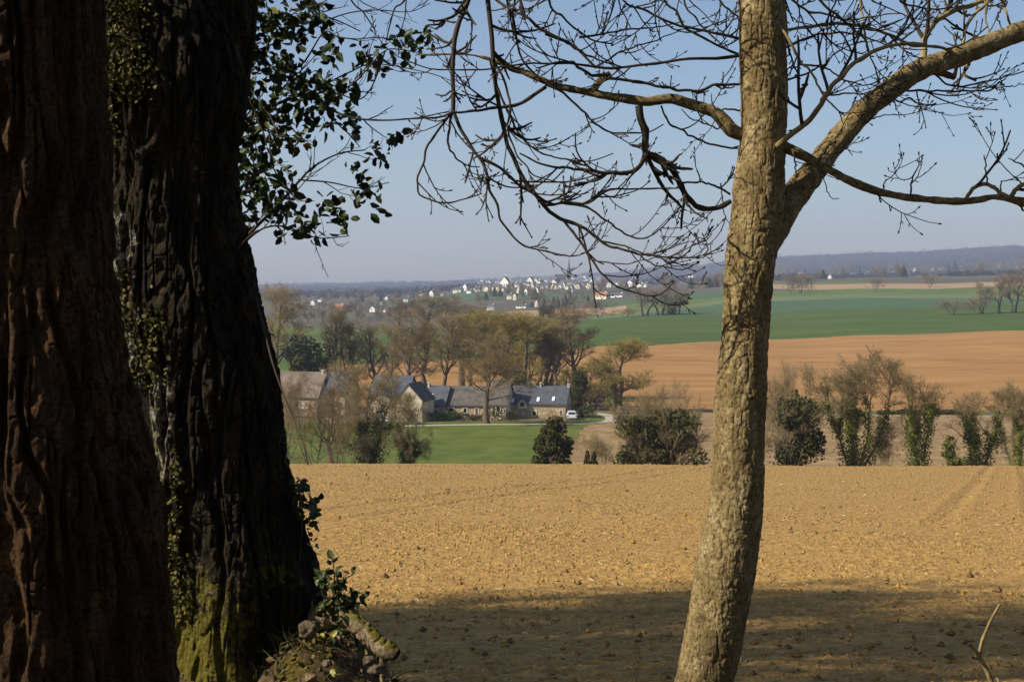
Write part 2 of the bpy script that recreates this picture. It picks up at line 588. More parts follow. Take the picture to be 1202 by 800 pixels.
def region(px, d):
    wob = (fbm(px * .02, np.log(d) * 6, .5, 9, 2) - .5)
    r = np.full(px.shape, 9)
    r[d < 232] = 0
    edge = 694 - (232 - d) * .55 + wob * 40
    r[(d < 262) & (px > edge)] = 1
    r[(d >= 232) & (d < 264) & (px <= 735)] = 2
    r[(d < 232) & (px < 470 - (d - 160) * .6 + wob * 60)] = 0
    dtop = np.interp(px, [300, 480, 700, 760, 900, 1202, 1700], [352, 374, 440, 448, 500, 502, 502])
    left = 352 + wob * 10
    m = (d >= 264) & (d < dtop)
    r[m & (px > left)] = 3
    r[m & (px <= left)] = 7
    r[(d >= 264) & (d < 330) & (px > 655) & (px < 750 - (d - 262) * 1.1)] = 1
    r[(d > 257) & (d < 265) & (px > 950)] = 11
    dg = np.interp(px, [300, 560, 700, 850, 1000, 1202, 1700], [640, 640, 655, 690, 700, 720, 720])
    m = (d >= dtop) & (d < dg)
    r[m] = 4
    r[m & (px < 470) & (d > 560)] = 7
    db = np.interp(px, [690, 850, 1000, 1202, 1700], [660, 860, 890, 800, 800])
    m = (d >= dg) & (px > 690)
    r[m & (d < db)] = 5
    ev = d - db
    r[m & (d >= db) & (d < db + 90)] = 6
    r[m & (d >= db + 90) & (d < 1130)] = 7
    dp = np.interp(px, [860, 960, 1100, 1202, 1700], [1260, 1130, 1080, 1130, 1130])
    r[(px > 880) & (d >= dp) & (d < dp + 170)] = 8
    r[(px > 880) & (px < 1020) & (d >= dp + 170) & (d < dp + 300)] = 7
    r[(px > 690) & (px <= 880) & (d > 1020) & (d < 1230)] = 5
    r[(px > 590) & (px < 735) & (d > 815 + wob * 60) & (d < 985 + (px - 590) * .25)] = 12
    r[(px > 430) & (px < 590) & (d > 1380) & (d < 1600)] = 5
    r[(px > 600) & (px < 700) & (d > 1330) & (d < 1420)] = 5
    r[(px < 560) & (d > 2600) | (d > 3300)] = 10
    return r


def far_land():
    pxs = np.arange(-500, 1701, 5.)
    ds = np.exp(np.linspace(math.log(100), math.log(6900), 820))
    PX, D = np.meshgrid(pxs, ds)
    X = (PX - CX) / F * D
    Z = z_far(X, D)
    V = np.stack([X, D, Z], -1).reshape(-1, 3)
    nr, nc = PX.shape
    idx = np.arange(nr * nc).reshape(nr, nc)
    q = np.stack([idx[:-1, :-1], idx[:-1, 1:], idx[1:, 1:], idx[1:, :-1]], -1).reshape(-1, 4)
    pc = .25 * (PX[:-1, :-1] + PX[:-1, 1:] + PX[1:, 1:] + PX[1:, :-1]).ravel()
    dc = .5 * (D[:-1, :-1] + D[1:, :-1]).ravel()
    reg = region(pc, dc)
    for k, nm in enumerate(NAMES):
        f = q[reg == k]
        if not len(f):
            continue
        u, inv = np.unique(f, return_inverse=True)
        mb = MB().add(V[u], inv.reshape(-1, 4))
        tag(mb.build(nm, M[RM[k]]), kind='structure')


M['darkclod'] = mat('damp dark clod', L(.10, .055, .022), L(.19, .11, .05), 8)
M['straw'] = mat('bleached straw', L(.42, .31, .14), L(.54, .41, .20), 5)


def near_field():
    """the tilled field: clods and wheel ruts are real relief"""
    nr, nc = 1150, 1000
    yy = np.linspace(920, 538.5, nr)
    d = 2713 / (yy - 340 - 174.4)
    d = np.concatenate([np.minimum(d, 96)[d < 96], np.linspace(96.5, 106, 12)])
    s = np.linspace(-1, 1, nc)
    s = np.sign(s) * np.abs(s) ** 1.0
    S, D = np.meshgrid(s, d)
    X = S * (3.5 + .44 * D) + .06 * D
    Z = z_field(X, D)
    n1 = vnoise(X * 7, D * 7, 0, 1)
    n2 = vnoise(X * 17, D * 17, 0, 2)
    n3 = vnoise(X * 38, D * 38, 0, 3)
    big = fbm(X * .5, D * .5, 0, 4, 2)
    clod = .020 * (n1 - .5) + .036 * np.maximum(0, n2 - .55) * 1.8 + .015 * (n3 - .5)
    Z = Z + clod * (.2 + .72 * big) * (1 + D / 75) + .06 * (big - .5)
    # wheel ruts and seed rows

    def line(x0, d0, x1, d1, off=0.):
        v = np.array([x1 - x0, d1 - d0])
        v = v / np.hypot(*v)
        return (X - x0) * v[1] - (D - d0) * v[0] + off, (X - x0) * v[0] + (D - d0) * v[1]
    for (a, b, w) in (((6.2, 21.6, 22.4, 67), 0, .22), ((6.2, 21.6, 22.4, 67), 1.9, .22), ((-5.0, 29, 10, 84), 0, .2), ((-5.0, 29, 10, 84), 1.8, .2)):
        ds, _ = line(*a)
        ds = ds - b + .3 * (fbm(D * .06, X * .01, 0, 21, 2) - .5)
        Z = Z + (-.038 * np.exp(-(ds / w) ** 2) + .016 * np.exp(-((np.abs(ds) - .38) / .15) ** 2)) * sstep(22, 34, D)
    ds, al = line(6.2, 21.6, 22.4, 67)
    rows = np.cos(ds * 2 * math.pi / .62) * sstep(0, 4, -ds + .0) * 0
    rows2 = np.cos(ds * 2 * math.pi / .8) * sstep(1.5, 3.5, ds) * (1 - sstep(9, 12, ds))
    Z = Z + .085 * rows2 * sstep(22, 34, D)
    V = np.stack([X, D, Z], -1).reshape(-1, 3)
    nr, nc = X.shape
    idx = np.arange(nr * nc).reshape(nr, nc)
    q = np.stack([idx[:-1, :-1], idx[:-1, 1:], idx[1:, 1:], idx[1:, :-1]], -1).reshape(-1, 4)
    tag(MB().add(V, q).build('tilled_field', M['dirt'], smooth=False), kind='structure')
    # loose clods, flints and bits of straw lying on the soil
    g = np.random.default_rng(12)
    for nm, n, s0, s1, m in (('soil_clods', 5200, .015, .045, M['dirt']), ('dark_clods', 420, .02, .06, M['darkclod']), ('straw_litter', 1500, .02, .06, M['straw'])):
        yy = 545 + (900 - 545) * g.random(n)
        d = np.minimum(2713 / (yy - 514.4), 88)
        px = -150 + 1500 * g.random(n)
        x = (px - CX) / F * d
        C = np.stack([x, d, z_field(x, d) + .01], 1)
        r = (s0 + (s1 - s0) * g.random(n) ** 2.5) * (.7 + d / 60)
        if nm == 'straw_litter':
            t = g.random(n) * 6.28
            u = np.stack([np.cos(t), np.sin(t), .15 * g.normal(size=n)], 1) * r[:, None]
            mbc = MB().tubes(np.stack([C - u, C + u * .1 + (0, 0, .015), C + u], 1), np.repeat((.003 + .0009 * d ** .5)[:, None], 3, 1), 3)
        else:
            o8 = np.array([(1, 0, 0), (-1, 0, 0), (0, 1, 0), (0, -1, 0), (0, 0, .8), (0, 0, -.6)], float)
            P = C[:, None] + o8[None] * r[:, None, None] * (.6 + .8 * g.random((n, 6, 1)))
            f8 = np.array([(0, 2, 4), (2, 1, 4), (1, 3, 4), (3, 0, 4), (2, 0, 5), (1, 2, 5), (3, 1, 5), (0, 3, 5)])
            mbc = MB().add(P.reshape(-1, 3), (np.arange(n)[:, None, None] * 6 + f8[None]).reshape(-1, 3))
        tag(mbc.build(nm, m, smooth=False), kind='stuff')


def bank_z(x, y):
    x, y = np.asarray(x, float), np.asarray(y, float)
    z = -1.74 - .285 * np.maximum(0, y - 5.6) + .05 * np.minimum(0, y - 2) * 0
    z = z + .36 * np.exp(-(((x + .78) / .30) ** 2 + ((y - 5.95) / .55) ** 2) ** 1.5)
    z = z + .26 * np.exp(-(((x + 1.55) / .55) ** 2 + ((y - 6.1) / .8) ** 2) ** 1.5)
    z = z + .25 * sstep(-2.2, -4, x) * np.exp(-((y - 6) / 2.5) ** 2)
    return z


def bank():
    xs = np.concatenate([np.linspace(-26, -3, 50), np.linspace(-2.9, 3, 330), np.linspace(3.1, 26, 50)])
    ys = np.concatenate([np.linspace(-22, 3.4, 50), np.linspace(3.5, 9.8, 330)])
    X, Y = np.meshgrid(xs, ys)
    Z = bank_z(X, Y)
    rocky = np.exp(-(((X + .85) / .45) ** 2 + ((Y - 5.8) / .8) ** 2))
    n = fbm(X * 9, Y * 9, 0, 31, 4) - .5
    Z = Z + .07 * n + rocky * (.10 * (fbm(X * 14, Y * 14, 1, 37, 3) - .5)) + .05 * (fbm(X * 1.5, Y * 1.5, 0, 33, 2) - .5)
    V = np.stack([X, Y, Z], -1).reshape(-1, 3)
    nr, nc = X.shape
    idx = np.arange(nr * nc).reshape(nr, nc)
    q = np.stack([idx[:-1, :-1], idx[:-1, 1:], idx[1:, 1:], idx[1:, :-1]], -1).reshape(-1, 4)
    mb = MB().add(V, q)
    mb.attr['moss'] = .06 + .28 * rocky + .9 * (fbm(X * 4, Y * 4, 4, 41, 2) - .5)
    M['bankmoss'] = bark_mat('leaf mould and moss', L(.05, .032, .016), L(.22, .145, .07), L(.12, .08, .04), 50, MO, None, 9, (1, 1, 1), .03, 25)
    tag(mb.build('bank_ground', M['bankmoss']), kind='structure')
    # tufts of grass on the bank
    g = np.random.default_rng(44)
    T = 150
    tx, ty = g.normal(-.7, .45, T), g.normal(5.9, .6, T)
    n = 9
    x, y = np.repeat(tx, n) + g.normal(size=T * n) * .018, np.repeat(ty, n) + g.normal(size=T * n) * .018
    B = np.stack([x, y, bank_z(x, y) - .01], 1)
    h = (.03 + .09 * g.random(T * n))[:, None]
    u = g.normal(size=(T * n, 3)) * .45
    u[:, 2] = 1
    bend = g.normal(size=(T * n, 3)) * (.5, .5, 0) * h
    P = np.stack([B, B + u * h * .5, B + u * h * .9 + bend], 1)
    M['blade'] = mat('rough grass', L(.06, .07, .015), L(.22, .19, .07), 4)
    tag(MB().tubes(P, np.tile([.0022, .0018, .0006], (T * n, 1)), 3).build('grass_tufts', M['blade']), kind='stuff')
    # dead leaves and small stones lying on the bank
    n = 1100
    x = rng.normal(-.75, .4, n)
    y = rng.normal(5.9, .6, n)
    C = np.stack([x, y, bank_z(x, y) + .02], 1)
    V, f = leaf_faces(C, 0.016 + .022 * rng.random(n), aspect=.7, fold=.5)
    tag(MB().add(V, f).build('leaf_litter', mat('dead leaf', L(.08, .05, .025), L(.27, .18, .09), 6)), kind='stuff')


# ------------------------------------------------------------------ close trees: bark relief
def bark_trunk(mb, pts, nz, nth, relief, masks=None, zr=None):
    """pts: (x, y, z, r) knots bottom to top; relief(theta-position arrays) gives outward displacement"""
    s = spline(pts, nz)
    if zr is not None:      # most rows where the trunk is seen
        s = spline(pts, 1200)
        k = np.arange(1200)
        w = np.where((s[:, 2] > zr[0]) & (s[:, 2] < zr[1]), 1., .04)
        cw = np.cumsum(w)
        t = np.interp(np.linspace(cw[0], cw[-1], nz), cw, k)
        s = np.stack([np.interp(t, k, s[:, c]) for c in range(4)], 1)
    P, R = s[:, :3], s[:, 3]
    a = np.linspace(0, 2 * math.pi, nth, endpoint=False)
    tan = np.gradient(spline(P, nz) if zr is None else P, axis=0)
    tan /= np.linalg.norm(tan, axis=1, keepdims=True)
    u = np.cross(np.array([0, 1., 0]), tan)
    u /= np.linalg.norm(u, axis=1, keepdims=True)
    v = np.cross(tan, u)
    dirs = np.cos(a)[None, :, None] * u[:, None] + np.sin(a)[None, :, None] * v[:, None]
    base = P[:, None] + R[:, None, None] * dirs
    disp = relief(base, np.broadcast_to(a[None], base.shape[:2]), R[:, None])
    V = base + disp[..., None] * dirs
    idx = np.arange(nz * nth).reshape(nz, nth)
    nx = np.roll(idx, -1, 1)
    q = np.stack([idx[:-1], nx[:-1], nx[1:], idx[1:]], -1).reshape(-1, 4)
    mb.add(V.reshape(-1, 3), q)
    if masks:
        for k, v in masks(base, dirs, disp).items():
            mb.attr[k] = v
    return P, R


def fissured(fx, fz, depth, seed, knob=None):
    """old bark: narrow cracks between long rough plates"""
    def fn(p, a, R):
        x, y, z = p[..., 0], p[..., 1], p[..., 2]
        w1 = fbm(x * 2.5, y * 2.5, z * 1.6, seed + 5, 2) - .5
        w2 = fbm(x * 9, y * 9, z * 6, seed + 6, 2) - .5
        wx = w1 * 2.0 + w2 * .75
        n = vnoise(x * fx + wx, y * fx + wx * .7, z * fz, seed)
        rid = 1 - np.abs(2 * n - 1)
        n2 = vnoise(x * fx * 1.7 + wx, y * fx * 1.7, z * fz * 2.4, seed + 1)
        rid2 = 1 - np.abs(2 * n2 - 1)
        n3 = vnoise(x * fx * .9, y * fx * .9, z * 17 + w2 * 5, seed + 2)
        crack = sstep(.66, .90, rid) + .5 * sstep(.82, .98, rid2) + .28 * sstep(.86, .98, 1 - np.abs(2 * n3 - 1)) * (1 - sstep(.5, .8, rid))
        rough = fbm(x * 60, y * 60, z * 34, seed + 7, 3) - .5
        lump = fbm(x * 20, y * 20, z * 11, seed + 8, 2) - .5
        big = fbm(x * 2.2, y * 2.2, z * 1.1, seed + 3, 2) - .5
        flak = vnoise(x * 75, y * 75, z * 22, seed + 9) - .5
        d = depth * (.25 - np.minimum(crack, 1.25) + .42 * rough + .26 * lump + .46 * flak) + .04 * big
        if knob is not None:
            d = d + knob(x, y, z, a)
        return d
    return fn


def furrows(fx, fz, depth, seed, warp=.5, bigk=.05):
    def fn(p, a, R):
        x, y, z = p[..., 0], p[..., 1], p[..., 2]
        w = warp * (fbm(x * 2, y * 2, z * 1.2, seed + 5, 2) - .5)
        n = vnoise(x * fx + w * 6, y * fx + w * 4, z * fz, seed)
        rid = 1 - np.abs(2 * n - 1)               # ridge lines are the furrows
        cut = sstep(.62, .98, rid)
        n2 = vnoise(x * fx * 1.9 + w * 5, y * fx * 1.9, z * fz * 2.2, seed + 1)
        cut2 = sstep(.7, 1., 1 - np.abs(2 * n2 - 1)) * .45
        rough = fbm(x * 55, y * 55, z * 28, seed + 2, 3) - .5
        big = fbm(x * 2.2, y * 2.2, z * 1.1, seed + 3, 2) - .5
        return depth * (.3 - cut - cut2 + .5 * rough) + bigk * big
    return fn

# ------------------------------------------------------------------ winter trees (each kind is made once, then copied)
def winter_meshes(seed, h=12., width=8., clear=.28, stems=1, twig='wtwig', density=1., up=.6, ivy=0, spread=0., leafy='ivy', lean=.04, twr=.013, limb_ang=(35, 75), bark='wtrunk', cling=1.):
    g = np.random.default_rng(seed)
    st, sr = [], []
    for s in range(stems):
        a = g.random() * 6.28 if stems > 1 else 0
        sp = spread * (.5 + .5 * g.random())
        a = 2 * math.pi * s / stems + g.normal() * .3
        pts = []
        hh = h * (.86 if stems == 1 else .7 + .15 * g.random())
        off = g.normal(size=2) * lean * h
        for k in range(6):
            t = k / 5
            bend = sp * (t ** .8) * h * .5
            pts.append((math.cos(a) * (bend + .02 * h * (stems > 1)) + off[0] * t * t + g.normal() * .008 * h, math.sin(a) * (bend + .02 * h * (stems > 1)) + off[1] * t * t + g.normal() * .008 * h, hh * t - .3 * (k == 0)))
        st.append(spline(pts, 12))
        r0 = .026 * h / math.sqrt(stems)
        r = r0 * (1 - .8 * np.linspace(0, 1, 12) ** .8)
        r[0] *= 1.4
        sr.append(r)
    P0, R0 = np.array(st), np.array(sr)
    k = 1 / math.sqrt(stems)
    P1, R1 = grow(P0, R0, 13 * k * k + 4, clear, .97, (width * .36, width * .56), limb_ang, .55, .03, up, .10, 7, .3, g)
    # shorter limbs at the top and the bottom give a rounded crown
    P2, R2 = grow(P1, R1, 6.5 * density, .22, 1., (width * .13, width * .26), (30, 65), .6, .022, up * .6, .16, 5, .4, g)
    top, tr = grow(P0, R0, 6, .75, 1., (width * .13, width * .24), (20, 60), .6, .022, up * .6, .16, 5, .4, g)
    P2, R2 = np.concatenate([P2, top]), np.concatenate([R2, tr])
    P3, R3 = grow(P2, R2, 7 * density, .15, 1., (width * .06, width * .135), (30, 70), .6, twr * .95, .25, .2, 4, .6, g)
    P4, R4 = grow(P3, R3, 6 * density, .1, 1., (width * .035, width * .08), (25, 65), .8, twr * .68, .2, .2, 3, .7, g)
    tm = MB().tubes(P0, R0, 7).tubes(P1, R1, 5).mesh('trunk', M[bark])
    cm = MB().tubes(P2, R2, 4).tubes(P3, R3, 3).tubes(P4, R4, 3).mesh('crown', M[twig])
    im = None
    if ivy:
        C = []
        for (P, R, n, t1, rad) in ((P0, R0, int(1500 * ivy), .62, .42), (P1, R1, int(1300 * ivy), .45, .30)):
            w = g.integers(0, len(P), n)
            if P is P1:   # only the lower limbs carry ivy
                low = np.where(P[:, 0, 2] < h * .55)[0]
                w = low[g.integers(0, len(low), n)] if len(low) else w
            t = g.random(n) ** 1.35 * t1
            p, r, _ = sample(P, R, w, t)
            lump = .35 + 1.3 * vnoise(p[:, 0] * .9, p[:, 1] * .9, p[:, 2] * .9, seed + 3)
            C.append(p + g.normal(size=(n, 3)) * (r[:, None] * 1.1 + cling * rad * lump[:, None] * (1.1 - t[:, None])))
        C = np.concatenate(C)
        C[:, 2] = np.maximum(C[:, 2], .05)
        V, f = quads(C, .06 + .10 * g.random(len(C)), g)
        im = MB().add(V, f).mesh('ivy', M[leafy])
    return tm, cm, im


def bush_meshes(seed, h=6., width=6., leafy='ivydark', n=5200, twiggy=1., lumps=9, cone=0., twig='wtwig', leaf=.07):
    g = np.random.default_rng(seed)
    C = []
    for k in range(lumps):
        z = g.random() ** .8
        rr = (1 - cone * z) * (1 - .75 * z * z) ** .5
        a = g.random() * 6.28
        q = math.sqrt(g.random()) * rr * width * .34
        r = width * (.13 + .11 * g.random()) * (1 - .5 * cone * z)
        m = n // lumps
        v = g.normal(size=(m, 3))
        v /= np.linalg.norm(v, axis=1, keepdims=True)
        v *= (g.random(m) ** .38)[:, None] * r
        v[:, 2] *= .95
        C.append(v + (math.cos(a) * q, math.sin(a) * q, .08 * h + z * h * .74))
    C = np.concatenate(C)
    keep = vnoise(C[:, 0] * 1.1, C[:, 1] * 1.1, C[:, 2] * 1.1, seed) + .25 * vnoise(C[:, 0] * 3, C[:, 1] * 3, C[:, 2] * 3, seed) > .42
    C = C[keep]
    C[:, 2] = np.maximum(C[:, 2], .05)
    V, f = quads(C, leaf * (1 + 1.7 * g.random(len(C))), g)
    im = MB().add(V, f).mesh('foliage', M[leafy])
    # stems and bare twigs standing out of the leaves
    S = 6
    P0 = np.array([spline([(0, 0, -.2), (g.normal() * width * .1, g.normal() * width * .1, h * .4), (g.normal() * width * .22, g.normal() * width * .2, h * (.7 + .25 * g.random()))], 8) for _ in range(S)])
    R0 = np.tile(np.linspace(.07, .02, 8), (S, 1))
    P1, R1 = grow(P0, R0, 8 * twiggy, .2, 1, (width * .2, width * .34), (25, 70), .5, .02, .5, .12, 6, .4, g)
    P2, R2 = grow(P1, R1, 7 * twiggy, .2, 1, (width * .08, width * .17), (25, 60), .6, .014, .4, .15, 4, .6, g)
    P3, R3 = grow(P2, R2, 4 * twiggy, .2, 1, (width * .04, width * .09), (25, 60), .6, .011, .3, .15, 3, .6, g)
    tm = MB().tubes(P0, R0, 5).tubes(P1, R1, 4).mesh('stems', M['wtrunk'])
    cm = MB().tubes(P2, R2, 3).tubes(P3, R3, 3).mesh('crown', M[twig])
    return tm, cm, im


PROTO = {
    'oak': (winter_meshes(1, width=9.5, clear=.27, twig='wtwigred'), 12),
    'oak2': (winter_meshes(2, width=8.5, clear=.33, twig='wtwig'), 12),
    'ash': (winter_meshes(3, width=6.8, clear=.36, twig='wtwig', up=1., limb_ang=(25, 55), density=.8), 12),
    'thin': (winter_meshes(4, width=5., clear=.42, twig='wtwig', density=.8, up=1.1, limb_ang=(20, 50)), 12),
    'yellow': (winter_meshes(5, width=9., clear=.28, twig='wtwigyel', density=1.15, twr=.019), 12),
    'yellow2': (winter_meshes(6, width=8., clear=.2, twig='wtwigyel', density=1.1, stems=2, spread=.25, twr=.018), 12),
    'ivytree': (winter_meshes(7, width=6., clear=.3, twig='wtwiggrey', ivy=1.4, up=.9, limb_ang=(25, 55)), 12),
    'ivyfan': (winter_meshes(8, width=9, clear=.42, stems=6, spread=.72, twig='wtwig', ivy=3.2, up=.8, twr=.016, density=.88, limb_ang=(20, 60), bark='wtrunkgreen', cling=.62), 12),
    'ivyfan2': (winter_meshes(9, width=7.5, clear=.38, stems=3, spread=.3, twig='wtwig', ivy=2.8, up=.8, density=.75, limb_ang=(20, 55), bark='wtrunkgreen', cling=.75), 12),
    'scrub': (winter_meshes(10, width=11., clear=.05, stems=6, spread=.8, twig='wtwigred', ivy=.15, up=.6, density=.78), 12),
    'ivyold': (winter_meshes(12, width=9., clear=.15, stems=3, spread=.35, twig='wtwig', ivy=3.0, up=.5, leafy='ivydark', density=1.1), 12),
    'bush': (bush_meshes(21), 6),
    'bush2': (bush_meshes(22, width=7, lumps=11, twiggy=1.3, n=6500), 6),
    'conebush': (bush_meshes(23, width=4.6, cone=.5, lumps=20, twiggy=1., n=10000, leafy='ivydark'), 6),
    'hollybush': (bush_meshes(24, width=6.5, lumps=12, twiggy=.3, n=6000), 6),
    'bramble': (bush_meshes(25, width=11, lumps=7, twiggy=1.7, n=300, twig='wtwigtan'), 6),
    'clump': (winter_meshes(31, width=12, clear=.08, stems=3, spread=.5, twig='wtwiggrey', density=.85, twr=.022, limb_ang=(30, 75)), 12),
    'grove': (winter_meshes(32, width=8, clear=.2, stems=2, spread=.3, twig='wtwiggrey', density=.72, twr=.022, up=.9, limb_ang=(25, 60)), 12),
    'ivystump': (bush_meshes(26, width=3., lumps=10, twiggy=.8, n=3200, leafy='ivy'), 6),
    'greenshrub': (bush_meshes(27, width=7, lumps=9, twiggy=.2, n=4500, leafy='hedge'), 6),
    'ivycolumn': (bush_meshes(29, width=2.2, h=6, lumps=26, twiggy=.5, n=6500, leafy='ivydark', leaf=.035), 6),
    'airy': (winter_meshes(41, width=8, clear=.3, density=.62, twr=.016, up=.7), 12),
    'airy2': (winter_meshes(42, width=9, clear=.25, density=.55, twr=.016, up=.5), 12),
    'redshrub': (bush_meshes(28, width=6, lumps=8, twiggy=.6, n=3500, leafy='redleaf'), 6),
}
_pn = {'bush': 'ivy_bush', 'bush2': 'ivy_bush', 'conebush': 'ivy_bush', 'hollybush': 'holly_bush', 'bramble': 'bramble_thicket', 'ivystump': 'ivy_stump',
       'greenshrub': 'green_shrub', 'redshrub': 'red_shrub', 'scrub': 'thorn_scrub', 'ivytree': 'ivy_clad_tree', 'ivyfan': 'ivy_clad_tree', 'ivyfan2': 'ivy_clad_tree', 'ivyold': 'ivy_clad_tree'}


def plant(kind, px, d, ytop, wpx, label, cat='tree', group=None, rot=None, sink=0., z=None):
    """stand one tree or bush on the ground: its top reaches row ytop, its crown is wpx pixels wide"""
    (tm, cm, im), h0 = PROTO[kind]
    p = on_ground(px, d)
    if z is not None:
        p[2] = z
    p[2] -= sink
    h = -(ytop - HY) / F * d - p[2]
    s = h / (h0 * .97)
    me_w = PW[kind]
    sx = wpx / F * d / me_w
    o = empty(_pn.get(kind, 'bare_tree'), p, label, cat, group)
    o.scale = (sx, sx, s)
    o.rotation_euler.z = rot if rot is not None else rng.random() * 6.28
    for me in (tm, cm, im):
        if me is not None:
            nm = me.name.split('.')[0]
            c = bpy.data.objects.new(nm, me)
            col.objects.link(c)
            c.parent = o
    return o


def _width(ms):
    xs = []
    for m in ms:
        if m is not None:
            a = np.empty(len(m.vertices) * 3, np.float32)
            m.vertices.foreach_get('co', a)
            a = a.reshape(-1, 3)
            xs.append(a[::7])
    a = np.concatenate(xs)
    r = np.hypot(a[:, 0] - np.median(a[:, 0]), a[:, 1] - np.median(a[:, 1]))
    return 2 * np.percentile(r, 90)


PW = {k: _width(v[0]) for k, v in PROTO.items()}

far_land()
near_field()
bank()

# ---- hedge line just beyond the tilled field
H = 'trees and bushes along the far edge of the tilled field'
plant('bush', 932, 116, 462, 62, 'dense dark ivy covered bush just right of the pale trunk', 'bush', H, .4)
plant('ivyfan', 1003, 118, 414, 122, 'widest ivy clad tree with many stems fanning out, right of the dark bush', 'tree', H, .2)
plant('ivyfan2', 1076, 117, 426, 66, 'narrow ivy clad tree with upright bare top, second ivy tree right of the dark bush', 'tree', H, 2.)
plant('ivystump', 1117, 115, 506, 26, 'low leaning ivy covered stump between two ivy clad trees', 'stump', H, 1.)
plant('ivyfan2', 1150, 118, 447, 74, 'broad topped ivy clad tree just right of the leaning ivy stump', 'tree', H, 4.1)
plant('ivyfan', 1197, 117, 452, 70, 'ivy clad tree cut by the right edge of the view', 'tree', H, 3.)
plant('bramble', 925, 128, 452, 80, 'brown leafless thicket behind the dark ivy bush', 'thicket', H)
plant('bramble', 1030, 124, 500, 60, 'low brown bramble thicket between the fanning tree and narrow tree', 'thicket', H)
plant('bush2', 790, 116, 474, 84, 'big dark rounded evergreen bush left of the pale trunk', 'bush', H, .7)
plant('bush', 744, 115, 486, 44, 'smaller dark bush touching the big evergreen bush', 'bush', H, 2.2)
plant('bramble', 765, 119, 470, 90, 'mesh of bare twigs standing over the big evergreen bush', 'thicket', H, 1.2)
plant('bramble', 872, 117, 492, 56, 'pale brown bramble thicket behind the pale trunk', 'thicket', H, .3)
plant('conebush', 648, 120, 484, 40, 'dark tapering ivy covered bush in front of the stone farmhouse', 'bush', H)
plant('conebush', 689, 115, 526, 8, 'tiny dark sapling, left one of a close pair on the field edge', 'sapling', H)
plant('conebush', 697, 115, 527, 8, 'tiny dark sapling, right one of a close pair on the field edge', 'sapling', H)
plant('ivyold', 432, 125, 428, 92, 'tall tangled ivy clad tree hiding the middle of the farm', 'tree', H, .5)
plant('ivyold', 478, 122, 462, 50, 'short ivy clad tree before the pale gabled house', 'tree', H, 2.5)
plant('scrub', 366, 124, 440, 84, 'reddish leafless thorn scrub before the long barn', 'scrub', H, .1)
plant('scrub', 333, 128, 434, 54, 'thorn scrub beside the dark trunk, before the long barn', 'scrub', H, 1.7)
plant('scrub', 398, 121, 462, 52, 'low thorn scrub leaning on the tangled ivy tree', 'scrub', H, 2.7)
plant('bramble', 706, 150, 516, 50, 'faint brown bramble patch on the slope right of the tapering bush', 'thicket', H)

# ---- trees round and behind the farm
T_ = 'leafless trees standing round the farm'
plant('oak2', 322, 262, 336, 56, 'tall brown leafless tree hard against the dark trunk, left of the farm', 'tree', T_, 1.)
plant('hollybush', 358, 262, 396, 58, 'dark round evergreen above the long barn roof', 'tree', T_)
plant('ash', 393, 268, 362, 36, 'left of two slender bare trees above the barn chimney', 'tree', T_)
plant('ash', 402, 272, 364, 34, 'right of two slender bare trees above the barn chimney', 'tree', T_)
plant('ash', 414, 268, 378, 40, 'forked bare tree above the slate barn roof', 'tree', T_)
plant('ash', 437, 272, 380, 40, 'thin bare tree above the tangled ivy tree', 'tree', T_)
plant('oak', 479, 258, 374, 58, 'bare tree with thick dark trunk rising behind the stone gable', 'tree', T_, 2.)
plant('oak2', 521, 266, 368, 54, 'bare tree right of the orange field gap behind the long house', 'tree', T_, 1.2)
plant('thin', 541, 300, 374, 40, 'slim bare tree in the gap behind the brown roof', 'tree', T_)
plant('yellow', 573, 290, 363, 80, 'yellow green budding tree behind the big oak, left one of the pair', 'tree', T_, .9)
plant('yellow', 617, 268, 366, 78, 'yellow green budding tree with stout dark trunk behind the slate roof', 'tree', T_, 2.9)
plant('thin', 634, 268, 380, 30, 'left of two thin straight trunks behind the slate roof', 'tree', T_)
plant('thin', 641, 270, 378, 30, 'right of two thin straight trunks behind the slate roof', 'tree', T_)
plant('ash', 655, 285, 376, 40, 'greyish bare tree leaning behind the slate house', 'tree', T_)
plant('oak2', 676, 292, 361, 68, 'rounded brown leafless tree on the rise right of the slate roof', 'tree', T_, 4.)
plant('oak', 571, 226, 404, 78, 'big brown oak standing in front of the farmhouses', 'tree', T_, .4)
plant('yellow', 728, 258, 397, 78, 'yellowish spreading oak casting shadows on the bare clay field', 'tree', T_, 5.)
plant('ivystump', 721, 254, 446, 16, 'ivy wrapped trunk beside the yellowish spreading oak', 'stump', T_)
plant('hollybush', 681, 262, 431, 22, 'dark evergreen shrub right of the slate house', 'shrub', T_)
plant('yellow2', 696, 262, 424, 46, 'yellow green shrubby tree between slate house and spreading oak', 'tree', T_)
plant('yellow2', 668, 266, 428, 36, 'yellowish shrubby tree just above the slate house gable', 'tree', T_, 1.)
plant('hollybush', 605, 250, 436, 30, 'dark evergreen between the two slate roofs', 'shrub', T_)
plant('hollybush', 640, 252, 446, 36, 'dark evergreen behind the slate roof chimney', 'shrub', T_)
plant('bramble', 700, 272, 452, 60, 'brown undergrowth on the bank above the car', 'thicket', T_)
plant('bramble', 720, 262, 462, 50, 'brown undergrowth at the foot of the spreading oak', 'thicket', T_)
plant('redshrub', 682, 243, 470, 13, 'dark reddish shrub beside the white car', 'shrub')
plant('greenshrub', 690, 240, 476, 17, 'round clipped green shrub on the bend of the track', 'shrub')
plant('yellow2', 672, 246, 470, 16, 'small yellowish shrub at the house corner', 'shrub')
plant('scrub', 414, 252, 452, 36, 'reddish leafless thicket before the slate barn roof', 'scrub', T_)
